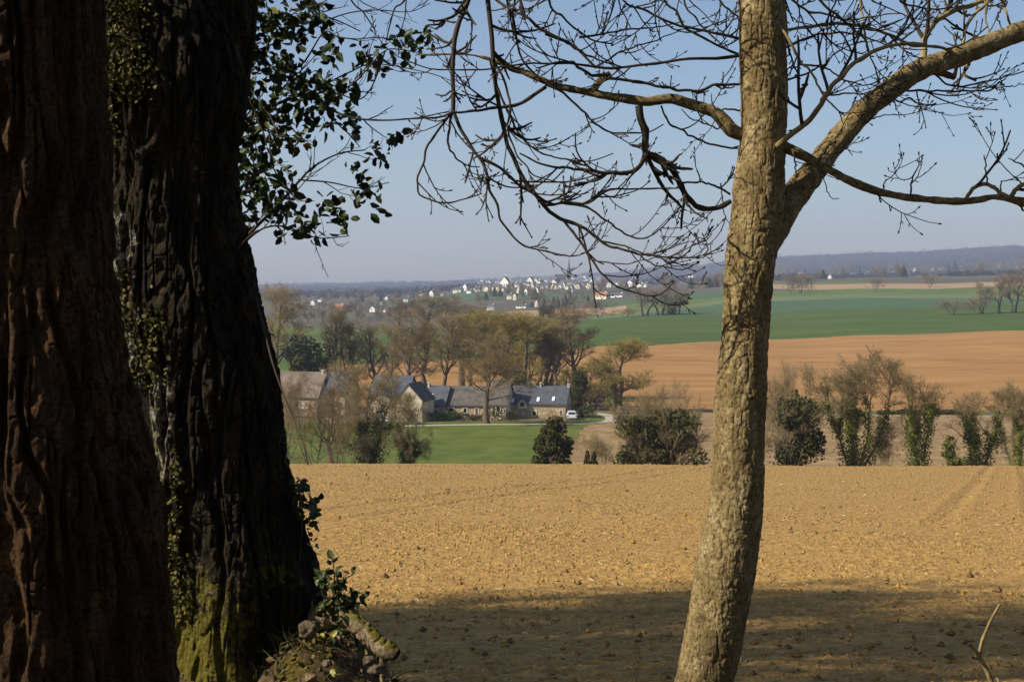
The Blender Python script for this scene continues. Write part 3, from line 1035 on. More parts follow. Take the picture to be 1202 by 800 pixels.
plant('scrub', 350, 240, 472, 46, 'low leafless thicket along the barn wall', 'scrub', T_)
plant('yellow2', 478, 226, 476, 26, 'ochre shrub against the stone gable wall', 'shrub')

plant('oak2', 457, 286, 382, 46, 'brown bare tree between thin bare tree and thick dark trunk behind the gable', 'tree', T_, 1.1)
plant('ash', 499, 292, 378, 44, 'greyish bare tree right of the thick dark trunk behind the gable', 'tree', T_)
plant('oak2', 552, 296, 372, 50, 'brown bare tree between brown roof and left budding tree', 'tree', T_, 3.3)
plant('yellow', 594, 284, 366, 60, 'budding tree standing between the two big yellow green ones', 'tree', T_, 4.2)
plant('ash', 648, 292, 372, 44, 'thin greyish tree right of the two straight trunks behind the slate roof', 'tree', T_)
plant('ash', 388, 126, 452, 40, 'slender leafless tree of the scrub before the slate barn roof', 'tree', H, 1.9)

# ---- trees in the fields beyond
U = 'trees and thickets on the far fields'
plant('grove', 1172, 628, 320, 34, 'left of the tall bare trees in the far right grove', 'tree', U)
plant('grove', 1152, 625, 331, 26, 'shortest bare tree on the left flank of the far right grove', 'tree', U)
plant('grove', 1190, 630, 317, 36, 'tall bare tree in the middle of the far right grove', 'tree', U)
plant('grove', 1206, 627, 319, 34, 'bare tree of the far right grove at the very edge', 'tree', U)
plant('clump', 1118, 622, 352, 40, 'low brown thicket left of the far right grove', 'thicket', U)
plant('clump', 1145, 622, 350, 36, 'low brown thicket under the far right grove', 'thicket', U)
for i, (px, d, yt, w) in enumerate(((927, 1060, 322, 24), (940, 1065, 320, 26), (951, 1058, 323, 20))):
    plant('clump', px, d, yt, w, ('left', 'middle', 'right')[i] + ' tree of the round grey clump beside the pale trunk', 'tree', U)
plant('clump', 1027, 1050, 325, 24, 'lone grey round tree in the middle of the far fields', 'tree', U)
plant('clump', 1092, 1120, 321, 22, 'lone grey tree on the far strip of bare soil', 'tree', U)
plant('grove', 757, 690, 336, 44, 'leftmost bare tree in the clump on the edge of the green field', 'tree', U)
plant('grove', 775, 695, 334, 44, 'middle bare tree in the clump on the edge of the green field', 'tree', U, 3)
plant('ivyold', 788, 690, 344, 30, 'ivy dark tree on the right of the clump by the green field', 'tree', U)
plant('grove', 797, 700, 341, 24, 'slim bare tree right of the clump by the green field', 'tree', U)
plant('clump', 735, 690, 362, 36, 'low brown hedge left of the clump by the green field', 'thicket', U)
plant('clump', 703, 705, 352, 40, 'rounded brown bush on the far brown strip', 'bush', U)
plant('hollybush', 638, 720, 359, 12, 'left of two dark evergreens on the far brown strip', 'tree', U)
plant('hollybush', 646, 722, 358, 12, 'right of two dark evergreens on the far brown strip', 'tree', U)
plant('oak2', 500, 560, 348, 46, 'brown bare tree of the hedge row above the green field, right of dark trunk', 'tree', U)
plant('grove', 520, 640, 345, 50, 'brown bare tree below the left end of the town', 'tree', U)
plant('oak', 468, 640, 352, 46, 'wide brown bare tree on the far hedge left of the town', 'tree', U)
plant('clump', 551, 650, 356, 60, 'low brown copse under the town slope', 'tree', U)

# ------------------------------------------------------------------ the farm
def X(px, d):
    return (px - CX) / F * d


def Zy(y, d):
    return -(y - HY) / F * d


def building(name, label, d, px0, px1, ybase, yeave, yridge, depth, wm, rm, cat='house', over=.25):
    """a long house with its ridge across the view; returns the root and its measures"""
    x0, x1 = X(px0, d), X(px1, d)
    zb, ze = Zy(ybase, d) - .6, Zy(yeave, d)
    zr = Zy(yridge, d + depth / 2)
    root = empty(name, ((x0 + x1) / 2, d, zb), label, cat)
    o = np.array(root.location)
    w = MB()
    w.prism(np.array([(x0, d, zb), (x0, d + depth, zb), (x0, d + depth, ze), (x0, d + depth / 2, zr - .12), (x0, d, ze)]) - o, (x1 - x0, 0, 0))
    w.build('wall', M[wm], root, smooth=False)
    r = MB()
    th = .22
    for s in (0, 1):
        ye = d - over if s == 0 else d + depth + over
        zl = ze - over * (zr - ze) / (depth / 2)
        ym = d + depth / 2
        q = [(x0 - over, ye, zl + .04), (x0 - over, ym, zr + .04), (x0 - over, ym, zr + .04 + th), (x0 - over, ye, zl + .04 + th)]
        r.prism(np.array(q) - o, (x1 - x0 + 2 * over, 0, 0))
    rf = r.build('roof', M[rm], root, smooth=False)
    return root, rf, dict(x0=x0, x1=x1, zb=zb, ze=ze, zr=zr, d=d, o=o, depth=depth)


def opening(root, mz, px, y, wpx, hpx, name='window', frame='stonepale', pane='dark', arch=False):
    d = mz['d']
    c = np.array([X(px, d), d, Zy(y, d)]) - mz['o']
    w, h = wpx / F * d, hpx / F * d
    f = MB()
    t = .18
    f.box(c + (-w / 2 - t / 2, -.02, 0), (t, .1, h)).box(c + (w / 2 + t / 2, -.02, 0), (t, .1, h))
    f.box(c + (0, -.02, h / 2 + t / 2), (w + 2 * t, .1, t)).box(c + (0, -.03, -h / 2 - t / 2), (w + 2 * t + .1, .16, t))
    fo = f.build(name, M[frame], root, smooth=False)
    p = MB().box(c + (0, -.005, 0), (w, .04, h))
    p.build('pane' if name == 'window' else 'panel', M[pane], fo, smooth=False)
    return fo


def skylight(roof, mz, px, y, wpx=3.2, hpx=4):
    # lie on the front slope
    d, ze, zr, dp = mz['d'], mz['ze'], mz['zr'], mz['depth']
    k = (zr - ze) / (dp / 2)
    # solve for the point of the slope seen at row y
    t = 0
    for i in range(40):
        dd = d + t
        zz = ze + k * t
        if HY - zz / dd * F <= y:
            break
        t += dp / 80
    c = np.array([X(px, d + t), d + t, ze + k * t + .33]) - mz['o']
    n = np.array([0, -k, 1]) / math.hypot(k, 1)
    s = np.array([0, 1, k]) / math.hypot(k, 1)
    w, h = wpx / F * d / 2, .55
    q = [c - (w, 0, 0) - s * h, c + (w, 0, 0) - s * h, c + (w, 0, 0) + s * h, c - (w, 0, 0) + s * h]
    MB().prism(q, n * .08).build('skylight', M['skylight'], roof, smooth=False)


def chimney(roof, mz, px, ytop, wpx=4, m='stone'):
    d = mz['d'] + mz['depth'] / 2
    zt = Zy(ytop, d)
    zb = mz['zr'] - .5
    c = np.array([X(px, d), d, (zt + zb) / 2]) - mz['o']
    w = wpx / F * d
    MB().box(c, (w, .8, zt - zb)).box(c + (0, 0, (zt - zb) / 2), (w + .14, .94, .14)).build('chimney', M[m], roof, smooth=False)


# right house: tall slate roof
ra, fa, ma = building('stone_house', 'stone farmhouse with big dark slate roof at the right end of the farm', 240, 594.5, 664, 492, 474, 454, 7.5, 'stone', 'slate')
for px, y in ((601, 472.5), (631, 471), (649, 470)):
    skylight(fa, ma, px, y)
chimney(fa, ma, 616, 445, 5, 'oldslate')
chimney(fa, ma, 663, 450.5, 2.5, 'zinc')
chimney(fa, ma, 630, 449, 1.6, 'zinc')
opening(ra, ma, 602, 485.5, 5.5, 3.5)
opening(ra, ma, 627, 485, 4, 4.5)
opening(ra, ma, 659, 484, 3, 6, 'door', 'stonepale', 'wood')
# dormer with its own little gable
o = ma['o']
dx, dw = X(613, 240), .8
z0, z1, z2 = Zy(479, 240), Zy(473, 240), Zy(467.5, 240)
dm = MB().prism(np.array([(dx - dw, 239.72, z0), (dx + dw, 239.72, z0), (dx + dw, 239.72, z1), (dx, 239.72, z2), (dx - dw, 239.72, z1)]) - o, (0, 2.4, 0)).build('dormer', M['stonepale'], ra, smooth=False)
r = MB()
for s in (-1, 1):
    r.prism(np.array([(dx, 239.5, z2 + .02), (dx + s * (dw + .3), 239.5, z1 - .35), (dx + s * (dw + .3), 239.5, z1 - .2), (dx, 239.5, z2 + .2)]) - o, (0, 2.6, 0))
r.build('dormer_roof', M['oldslate'], dm, smooth=False)
MB().box(np.array([dx, 239.71, Zy(474.5, 240)]) - o, (.6, .04, .7)).build('pane', M['dark'], dm, smooth=False)

# the taller piece between the two long houses
rc, fc, mc = building('stone_outhouse', 'tall narrow stone building with steep grey roof behind the big oak', 237, 575, 594, 493, 474.5, 447, 7.5, 'stonepale', 'oldslate')
opening(rc, mc, 585, 480, 4, 6)
opening(rc, mc, 579.5, 483, 3, 12, 'door', 'stonepale', 'wood')

# long house: left part slate, right part old brown roof
rb, fb, mb_ = building('stone_house', 'long low stone farmhouse half hidden by the big oak', 238, 522, 574.6, 493, 475.5, 454.5, 7.5, 'stone', 'oldslate')
for px, y, w, h in ((529, 482.5, 5.4, 6.5), (546, 481.5, 3.6, 5), (560, 483, 3.2, 8)):
    opening(rb, mb_, px, y, w, h, 'window' if w > 3.4 else 'door', 'stonepale', 'dark' if w > 3.4 else 'wood')
rs, fs, ms = building('stone_house', 'slate roofed house joining the pale stone gable, one bright skylight', 238.05, 496.5, 521.6, 493, 475.8, 453.8, 7.5, 'stone', 'slate')
skylight(fs, ms, 504.5, 467, 3, 4)
chimney(fs, ms, 498.5, 449.5, 2.4, 'zinc')
opening(rs, ms, 511, 483, 3.6, 5.5)

# pale gable facing the viewer
d = 231.
gx0, gx1, gxa = X(464.5, d), X(496, d), X(479, d)
zb, zl, zr_, zt = Zy(500, d), Zy(470.5, d), Zy(470, d), Zy(452, d)
root = empty('gabled_house', ((gx0 + gx1) / 2, d, zb), 'pale stone house turning its tall pointed gable to the viewer', 'house')
root.rotation_euler.z = math.radians(-14)
o = np.array(root.location)
MB().prism(np.array([(gx0, d, zb), (gx1, d, zb), (gx1, d, zr_), (gxa, d, zt), (gx0, d, zl)]) - o, (0, 6.8, 0)).build('wall', M['stonepale'], root, smooth=False)
r = MB()
for (xe, ze_) in ((gx0 - .25, zl - .28), (gx1 + .25, zr_ - .28)):
    r.prism(np.array([(xe, d - .15, ze_ + .06), (gxa, d - .15, zt + .06), (gxa, d - .15, zt + .28), (xe, d - .15, ze_ + .28)]) - o, (0, 7.0, 0))
r.build('roof', M['oldslate'], root, smooth=False)
mg = dict(d=d, o=o)
opening(root, mg, 484, 486, 3, 5)

# slate roof behind the gable and the arch
re_, fe, me_ = building('slate_barn', 'slate roofed barn rising behind the pale gable and the stone arch', 243, 434, 478, 494, 464, 441.5, 8, 'stone', 'slate', 'barn')

# arch and low pale wall
d = 229.
root = empty('stone_arch', (X(449, d), d, Zy(502, d)), 'pale stone archway beside the ivy clad tree', 'archway')
o = np.array(root.location)
a = np.linspace(0, math.pi, 13)
cx, cz, r0, r1 = X(448.5, d), Zy(474, d), 1.0, 1.4
zb = Zy(501, d)
mbx = MB()
for k in range(12):
    q = [(cx + math.cos(t) * rr, d, cz + math.sin(t) * rr) for t, rr in ((a[k], r0), (a[k], r1), (a[k + 1], r1), (a[k + 1], r0))]
    mbx.prism(np.array(q) - o, (0, .6, 0))
for s in (-1, 1):
    mbx.box(np.array([cx + s * 1.2, d + .3, (cz + zb) / 2]) - o, (.4, .6, cz - zb))
mbx.build('arch', M['stonepale'], root, smooth=False)
MB().box(np.array([cx, d + .35, Zy(491, d) - .4]) - o, (2.0, .3, 2.6)).build('gate', M['render'], root, smooth=False)
root = empty('stone_wall', (X(436, 228), 228, Zy(502, 228)), 'broken pale stone wall left of the archway', 'wall')
o = np.array(root.location)
mbx = MB()
for k, (p0, p1, yt) in enumerate(((381, 390, 490), (390.2, 402, 487.5), (402.2, 420, 488), (420.2, 438, 486))):
    x0, x1 = X(p0, 228), X(p1, 228)
    zt_, zb_ = Zy(yt, 228), Zy(502, 228)
    mbx.box(np.array([(x0 + x1) / 2, 228.3, (zt_ + zb_) / 2]) - o, (x1 - x0, .5, zt_ - zb_))
mbx.build('masonry', M['stonepale'], root, smooth=False)

# barns on the left
rf_, ff, mf = building('long_barn', 'long barn with faded brown roof half hidden behind leafless scrub', 244, 318, 374, 492, 466, 437.5, 9, 'stone', 'thatch', 'barn')
chimney(ff, mf, 374.6, 434, 3, 'zinc')
for px in (351, 356, 361):
    opening(rf_, mf, px, 475, 3, 7, 'door', 'stonepale', 'render')
rg, fg, mg_ = building('slate_barn', 'barn with blue grey slate roof beside the faded brown roof', 244.05, 376, 405, 492, 462, 437.5, 8.5, 'stonepale', 'slate', 'barn')
chimney(fg, mg_, 377.6, 434.5, 2.2, 'oldslate')
opening(rg, mg_, 387, 470, 3, 6)
opening(rg, mg_, 396, 474, 4, 8, 'door', 'stonepale', 'wood')


for r_ in (ra, rc, rb, rs, re_, rf_, rg):
    r_.rotation_euler.z = math.radians(-11)


# hedges and the track before the houses
def leafy_hedge(px0, px1, d, h, w, label, leaf='hedge', nm='clipped_hedge'):
    p0, p1 = on_ground(px0, d), on_ground(px1, d)
    g = np.random.default_rng(int(px0 * 7))
    Lh = p1[0] - p0[0]
    n = int(240 * Lh)
    t = g.random(n)
    C = p0 + (p1 - p0) * t[:, None]
    u = g.normal(size=(n, 3))
    u /= np.linalg.norm(u, axis=1, keepdims=True)
    u *= (g.random(n) ** .3)[:, None]
    hv = h * (.75 + .5 * vnoise(C[:, 0] * .5, 0, 0, 5))
    C = C + np.stack([u[:, 0] * .2, u[:, 1] * w / 2, hv * .5 + u[:, 2] * hv * .5], 1)
    V, f = quads(C - p0, .08 + .08 * g.random(n), g)
    o = MB().add(V, f).build(nm, M[leaf])
    o.location = p0
    return tag(o, label, 'hedge')


leafy_hedge(502, 536, 233, 1.7, 1.2, 'bright green hedge under the windows of the long house')
leafy_hedge(537, 566, 233.2, 1.3, 1.2, 'lower darker hedge just left of the oak trunk', 'ivydark')
leafy_hedge(574, 608, 233.1, 1.9, 1.4, 'dark green hedge between the oak trunk and the slate house', 'ivydark')
leafy_hedge(1030, 1135, 258, .9, 1.5, 'thin green hedge strip across the foot of the clay field', 'ivydark')


def ribbon(name, pts, width, m, lift=.06):
    s = spline([(p[0], p[1], 0) for p in pts], 160)[:, :2]
    t = np.gradient(s, axis=0)
    t /= np.linalg.norm(t, axis=1, keepdims=True)
    nrm = np.stack([-t[:, 1], t[:, 0]], 1)
    rows = []
    for k in np.linspace(-.5, .5, 5):
        q = s + nrm * width * k
        z = z_far(q[:, 0], q[:, 1]) + lift
        rows.append(np.stack([q[:, 0], q[:, 1], z], 1))
    V = np.stack(rows, 1)
    nr, nc = V.shape[:2]
    idx = np.arange(nr * nc).reshape(nr, nc)
    q = np.stack([idx[:-1, :-1], idx[1:, :-1], idx[1:, 1:], idx[:-1, 1:]], -1).reshape(-1, 4)
    return tag(MB().add(V.reshape(-1, 3), q).build(name, m), kind='structure')


path = [hit(px, y) for px, y in ((470, 500.5), (500, 499.5), (560, 498.6), (620, 498.3), (680, 497.5), (705, 496.5), (716, 494.5), (719, 491), (713, 487.5), (703, 485.5), (694, 485))]
ribbon('gravel_track', path, 2.4, M['track'])
ribbon('grass_bend', [hit(px, y) for px, y in ((676, 494), (690, 493), (704, 491.5), (711, 490))], 5.5, M['paddock'], .04)

# the car by the house, seen from behind
d = 237.
p = on_ground(671, d)
car = empty('parked_car', p, 'small white car parked at the end of the slate roofed house', 'car')
b = MB()
prof = [(-.80, .30), (.80, .30), (.84, .62), (.80, .92), (-.80, .92), (-.84, .62)]
b.prism([(x, -1.9, z) for x, z in prof], (0, 3.9, 0))
b.prism([(x, -1.7, z) for x, z in ((-.74, .92), (.74, .92), (.60, 1.42), (-.60, 1.42))], (0, 2.5, 0))
b.build('body', M['carwhite'], car, smooth=False)
g_ = MB().prism([(x, -1.72, z) for x, z in ((-.62, .98), (.62, .98), (.52, 1.34), (-.52, 1.34))], (0, .015, 0))
g_.build('rear_window', M['glass'], car, smooth=False)
for s in (-1, 1):
    MB().box((s * .70, -1.91, .74), (.16, .04, .2)).build('tail_lamp', M['lampred'], car, smooth=False)
    for yy in (-1.2, 1.35):
        a = np.linspace(0, 2 * math.pi, 20, endpoint=False)
        wv = [(s * .70, yy + .31 * math.cos(t), .31 + .31 * math.sin(t)) for t in a]
        wh = MB().prism(wv, (s * .16, 0, 0)).build('wheel', M['rubber'], car, smooth=False)
        MB().prism([(s * .862, yy + .18 * math.cos(t), .31 + .18 * math.sin(t)) for t in a], (s * .01, 0, 0)).build('rim', M['zinc'], wh, smooth=False)
MB().box((0, -1.93, .45), (1.5, .08, .16)).build('bumper', M['zinc'], car, smooth=False)
car.rotation_euler.z = -.02


# ------------------------------------------------------------------ the far town
def house_mesh(wm, rm, seed, along=True):
    """unit house: 1 wide, 1 deep, walls .6 high, ridge at 1"""
    b = MB()
    if along:
        b.prism([(-.5, -.5, -.2), (-.5, .5, -.2), (-.5, .5, .6), (-.5, 0, .97), (-.5, -.5, .6)], (1, 0, 0), slot=0)
        for s in (-1, 1):
            b.prism([(-.53, s * .56, .56), (-.53, 0, .98), (-.53, 0, 1.03), (-.53, s * .56, .61)], (1.06, 0, 0), slot=1)
        b.box((.3, 0, 1.04), (.09, .12, .2), slot=0)
    else:
        b.prism([(-.5, -.5, -.2), (.5, -.5, -.2), (.5, -.5, .6), (0, -.5, .97), (-.5, -.5, .6)], (0, 1, 0), slot=0)
        for s in (-1, 1):
            b.prism([(s * .56, -.53, .56), (0, -.53, .98), (0, -.53, 1.03), (s * .56, -.53, .61)], (0, 1.06, 0), slot=1)
        b.box((0, .3, 1.04), (.12, .09, .2), slot=0)
    for k in (-.28, 0, .28):
        b.box((k, -.5, .36), (.11, .03, .16), slot=2)
    b.box((.14, -.5, .1), (.1, .03, .26), slot=2)
    return b.mesh('house', [M[wm], M[rm], M['dark']], smooth=False)


HM = {(w, r, a): house_mesh(w, r, 0, a) for w, r in (('render', 'townslate'), ('cream', 'townslate'), ('cream', 'redtile')) for a in (True, False)}


def town_house(px, yb, w, h, wall='render', roof='townslate', along=True, label=None, group=None, rot=0., dmin=None):
    p = hit(px, yb)
    s = p[1] / F
    o = bpy.data.objects.new('town_house', HM[(wall, roof, along)])
    col.objects.link(o)
    o.location = p
    o.scale = (w * s * 1.08, max(w * .75, 5) * s, h * s * 1.15)
    o.rotation_euler.z = rot * .5 - .6
    return tag(o, label, 'house', group)


G1 = 'houses of the far town near the steeple'
for a in ((573, 341.5, 10, 8, 'cream', True, 'long cream house at the left end of the far town', 0),
          (583.5, 341.5, 9, 7, 'cream', True, 'low cream house left of the tall white gabled house in the far town', .1),
          (593, 340.5, 9.5, 14, 'render', False, 'tallest white gabled house in the far town, left of the steeple', .5),
          (609.5, 335, 8, 5, 'cream', True, 'low pale house on the skyline right of the tall white gable', 0),
          (622.5, 336, 7, 10, 'render', False, 'white house with steep gable midway between tall white gable and steeple', .4),
          (629, 335, 6, 8, 'cream', False, 'dark roofed cream house touching the steep white gable', .7),
          (610, 343.5, 5, 5, 'render', False, 'small white house below the skyline, left of a close pair', .2),
          (618.5, 345.5, 4, 6, 'render', False, 'tiny white house under the steep white gable', 0),
          (629.5, 343.5, 6.5, 6, 'render', False, 'white house on the green slope below the dark roofed cream house', .3),
          (599, 351, 6, 6, 'cream', True, 'cream house low on the wooded slope under the town', 0),
          (605, 352, 4, 7, 'cream', False, 'narrow cream house low on the wooded slope under the town', .3),
          (577, 364, 8, 6, 'render', True, 'white farmhouse at the foot of the town slope', .1),
          (614, 361.5, 13, 4, 'cream', True, 'long pale shed at the foot of the town slope', 0),
          (631, 360, 4, 7, 'cream', False, 'narrow pale house beside the long pale shed', 0),
          (651, 338, 8, 9, 'cream', False, 'cream gabled house just left of the church', .2),
          (663, 336, 9, 7, 'cream', True, 'cream house under the church tower', .1),
          (671.5, 337, 9, 8, 'cream', True, 'larger cream house at the foot of the church', 0),
          (671, 342.5, 4.5, 7, 'render', False, 'white gable below the church', .1),
          (682, 336, 12, 5, 'cream', True, 'long low cream building right of the church', 0),
          (691, 337, 5, 4, 'render', True, 'small white house right of the long cream building', .2),
          (700.5, 340, 5, 5, 'render', False, 'small white gable right of the church', .2),
          (707.5, 351, 14, 7, 'cream', True, 'house with bright red tiled roof at the edge of the fields', 0),
          (687, 328, 4, 4, 'render', False, 'tiny white house on the skyline right of the steeple', 0),
          (728, 334, 4, 4, 'render', True, 'tiny white house under the hanging branch', 0),
          (740, 336.5, 6, 7, 'render', False, 'white gabled house near the hanging branch tip', .3),
          (749, 337, 6.5, 6, 'cream', True, 'cream house at the right end of the far town', 0),
          (734, 335, 4, 5, 'cream', False, 'cream gable left of the white gabled house under the branch', 0),
          (745, 329, 5, 4, 'render', True, 'white house on the skyline at the right end of the far town', 0)):
    town_house(a[0], a[1], a[2], a[3], a[4], 'redtile' if 'red tiled' in a[6] else 'townslate', a[5], a[6], G1, a[7])
# a long grey shed beside the red roof
o_ = town_house(724, 348.5, 22, 4, 'render', 'townslate', True, 'long low grey shed right of the red tiled roof', G1)
g2 = np.random.default_rng(4)
for k in range(78):
    px = 634 + 76 * g2.random()
    town_house(px, 331 + 9 * g2.random(), 3 + 3.6 * g2.random(), 3.8 + 2.2 * g2.random(), 'render' if g2.random() < .5 else 'cream', 'townslate', g2.random() < .6,
               'one of the small pale houses packed round the steeple', 'small houses packed round the steeple', g2.normal() * .4)
for k in range(44):
    px = 556 + 80 * g2.random()
    town_house(px, 333 + 9 * g2.random(), 3 + 3.2 * g2.random(), 3.6 + 2 * g2.random(), 'render' if g2.random() < .5 else 'cream', 'townslate', g2.random() < .6,
               'one of the small pale houses strung along the ridge left of the steeple', 'small houses on the ridge left of the steeple', g2.normal() * .4)
for k in range(20):
    px = 702 + 60 * g2.random()
    town_house(px, 332 + 6 * g2.random(), 3 + 3.5 * g2.random(), 3.5 + 2.5 * g2.random(), 'render' if g2.random() < .5 else 'cream', 'townslate', g2.random() < .6,
               'one of the small pale houses at the right end of the town', 'small houses at the right end of the town', g2.normal() * .4)
G2 = 'houses in the hazy farmland left of the town'
for a in ((439, 366, 8, 6, 'render', False, 'white gabled house, brightest one left of the town'),
          (453.5, 366, 5, 4.5, 'render', True, 'small white house just right of the brightest gabled one'),
          (478, 354, 7, 5, 'render', True, 'white house among trees halfway to the town'),
          (455, 352, 4, 4, 'render', False, 'small white gable above the brightest gabled house'),
          (449, 358, 4, 4, 'cream', False, 'pale gable between trees above the brightest house'),
          (507.5, 348.5, 5, 7, 'render', False, 'tall white gable at the left foot of the town'),
          (494.5, 347, 4, 5, 'cream', False, 'cream gable left of the tall white gable'),
          (520, 347, 5, 4, 'cream', True, 'low cream house right of the tall white gable'),
          (538, 343, 10, 5, 'cream', True, 'long cream house left of the town on the ridge'),
          (547, 341, 5, 7, 'render', False, 'dark roofed white gable right of the long cream house'),
          (552, 344, 7, 4, 'render', True, 'low white house below the dark roofed gable'),
          (561, 342, 5, 3.5, 'render', True, 'small white house before the long cream one of the town'),
          (398, 365, 16, 7, 'cream', True, 'house with faded red roof among the trees at left'),
          (368, 358, 5, 5, 'render', False, 'white gable left of the faded red roof'),
          (377, 354, 5, 3.5, 'render', True, 'low white house above the faded red roof'),
          (363, 367, 6, 4.5, 'render', True, 'white house nearest the dark trunk at left'),
          (336, 371, 5, 4, 'cream', True, 'cream house close beside the tall leafless tree at left')):
    town_house(a[0], a[1], a[2], a[3], a[4], 'redtile' if 'with faded red' in a[6] else 'townslate', a[5], a[6], G2, g2.normal() * .3)
G3 = 'houses scattered under the far wooded hills'
for a in ((915, 325, 9, 3.5, 'render', True, 'long white house just right of the pale trunk under the hills'),
          (938, 322, 8, 3.5, 'render', True, 'white house right of the long one by the pale trunk'),
          (975, 327, 4, 4, 'render', False, 'small white gable above the green strip'),
          (1005, 324, 11, 3.5, 'cream', True, 'long cream house in the middle of the far village'),
          (1018, 322, 5, 3, 'render', True, 'little white house right of the long cream one'),
          (1051, 320, 5, 3.2, 'render', False, 'white gable in the middle of the far village'),
          (1074, 318.5, 5, 4, 'render', False, 'bright white gable left of the ochre gable'),
          (1095, 319, 6, 4.5, 'cream', False, 'ochre gable in the far village'),
          (1106, 317, 4.5, 3.2, 'render', True, 'white house right of the ochre gable'),
          (1131, 318, 5, 3, 'cream', True, 'cream house among trees right of the ochre gable'),
          (1173, 315, 4, 4, 'render', False, 'white gable above the far right grove'),
          (1198, 317, 8, 4, 'render', True, 'white house at the right edge of the far village'),
          (812, 325.5, 6, 4, 'render', True, 'white house just left of the pale trunk, on the skyline'),
          (844, 329, 8, 3.5, 'render', True, 'long white house touching the pale trunk'),
          (786, 331, 4, 4, 'render', False, 'white gable left of the house on the skyline')):
    town_house(a[0], a[1], a[2], a[3], a[4], 'townslate', a[5], a[6], G3, g2.normal() * .3)

# the church
p = hit(668, 335)
s = p[1] / F
ch = empty('church', p, 'dark church with slender pointed steeple above the far town', 'church')
u = s * 1.2
MB().prism([(-3 * u, 0, 0), (-3 * u, 7 * u, 0), (-3 * u, 7 * u, 7 * u), (-3 * u, 3.5 * u, 11 * u), (-3 * u, 0, 7 * u)], (-11 * u, 0, 0)).build('nave', [M['townslate']], ch, smooth=False)
MB().box((0, 2 * u, 6 * u), (4.2 * u, 4.2 * u, 14 * u)).build('tower', M['slate'], ch, smooth=False)
sp = MB()
for (a0, r0, z0), (a1, r1, z1) in (((0, 2.3, 13), (0, .9, 19)), ((0, .9, 19), (0, .05, 27))):
    an = np.linspace(0, 2 * math.pi, 8, endpoint=False)
    A = np.stack([np.cos(an) * r0 * u, 2 * u + np.sin(an) * r0 * u, np.full(8, z0 * u)], 1)
    B = np.stack([np.cos(an) * r1 * u, 2 * u + np.sin(an) * r1 * u, np.full(8, z1 * u)], 1)
    sp.add(np.concatenate([A, B]), [(i, (i + 1) % 8, (i + 1) % 8 + 8, i + 8) for i in range(8)])
for sx in (-1, 1):
    for sy in (-1, 1):
        c = np.array([sx * 1.9 * u, 2 * u + sy * 1.9 * u, 13 * u])
        sp.add(np.array([c + (-.4 * u, -.4 * u, 0), c + (.4 * u, -.4 * u, 0), c + (.4 * u, .4 * u, 0), c + (-.4 * u, .4 * u, 0), c + (0, 0, 4 * u)]), [(0, 1, 4), (1, 2, 4), (2, 3, 4), (3, 0, 4)])
sp.build('spire', M['townslate'], ch, smooth=False)


# ------------------------------------------------------------------ far trees
def far_proto(seed, twig, evergreen=False, h=10., w=9.):
    g = np.random.default_rng(seed)
    b = MB()
    P0 = np.array([spline([(0, 0, -.5), (g.normal() * .2, g.normal() * .2, h * .5), (g.normal() * .5, g.normal() * .5, h * .9)], 6)])
    b.tubes(P0, np.linspace(.28, .06, 6)[None], 5, slot=0)
    if evergreen:
        n = 900
        z = g.random(n) ** 1.3
        r = w * .36 * (1 - z ** 1.5) * np.sqrt(g.random(n))
        a = g.random(n) * 6.28
        C = np.stack([np.cos(a) * r, np.sin(a) * r, .05 * h + z * h * .95], 1)
        V, f = quads(C, .3 + .3 * g.random(n), g)
        b.add(V, f, slot=1)
    else:
        P1, R1 = grow(P0, np.linspace(.28, .06, 6)[None], 16, .15, 1, (w * .38, w * .56), (30, 75), .5, .09, .7, .12, 5, .4, g)
        P2, R2 = grow(P1, R1, 7, .2, 1, (w * .16, w * .3), (30, 65), .6, .06, .5, .15, 4, .5, g)
        P3, R3 = grow(P2, R2, 5, .2, 1, (w * .08, w * .17), (30, 65), .7, .045, .3, .15, 3, .6, g)
        b.tubes(P1, R1, 3, slot=0).tubes(P2, R2, 3, slot=1).tubes(P3, R3, 3, slot=1)
    return b.mesh('far_tree', [M['wtrunk'], M[twig]])


FP = [far_proto(1, 'wtwig'), far_proto(2, 'wtwiggrey'), far_proto(3, 'wtwigred'), far_proto(4, 'wtwiggrey', w=12), far_proto(5, 'ivydark', True), far_proto(6, 'wtwig', w=7)]
g3 = np.random.default_rng(8)


def far_tree(px, y, hpx, kind, label, group):
    p = hit(px, y)
    s = hpx * p[1] / F / 10
    o = bpy.data.objects.new('evergreen_tree' if kind == 4 else 'bare_tree', FP[kind])
    col.objects.link(o)
    o.location = p
    o.scale = (s * (.9 + .3 * g3.random()), s * (.9 + .3 * g3.random()), s)
    o.rotation_euler.z = g3.random() * 6.28
    tag(o, label, 'tree', group)


def band(n, x0, x1, yf, h, kinds, label, group, ever=None):
    for k in range(n):
        px = x0 + (x1 - x0) * g3.random()
        y = yf(px) + g3.normal() * 1.2
        kd = kinds[g3.integers(len(kinds))]
        lb, gp = (label, group)
        if kd == 4:
            lb, gp = ever
        far_tree(px, y, h[0] + (h[1] - h[0]) * g3.random(), kd, lb, gp)


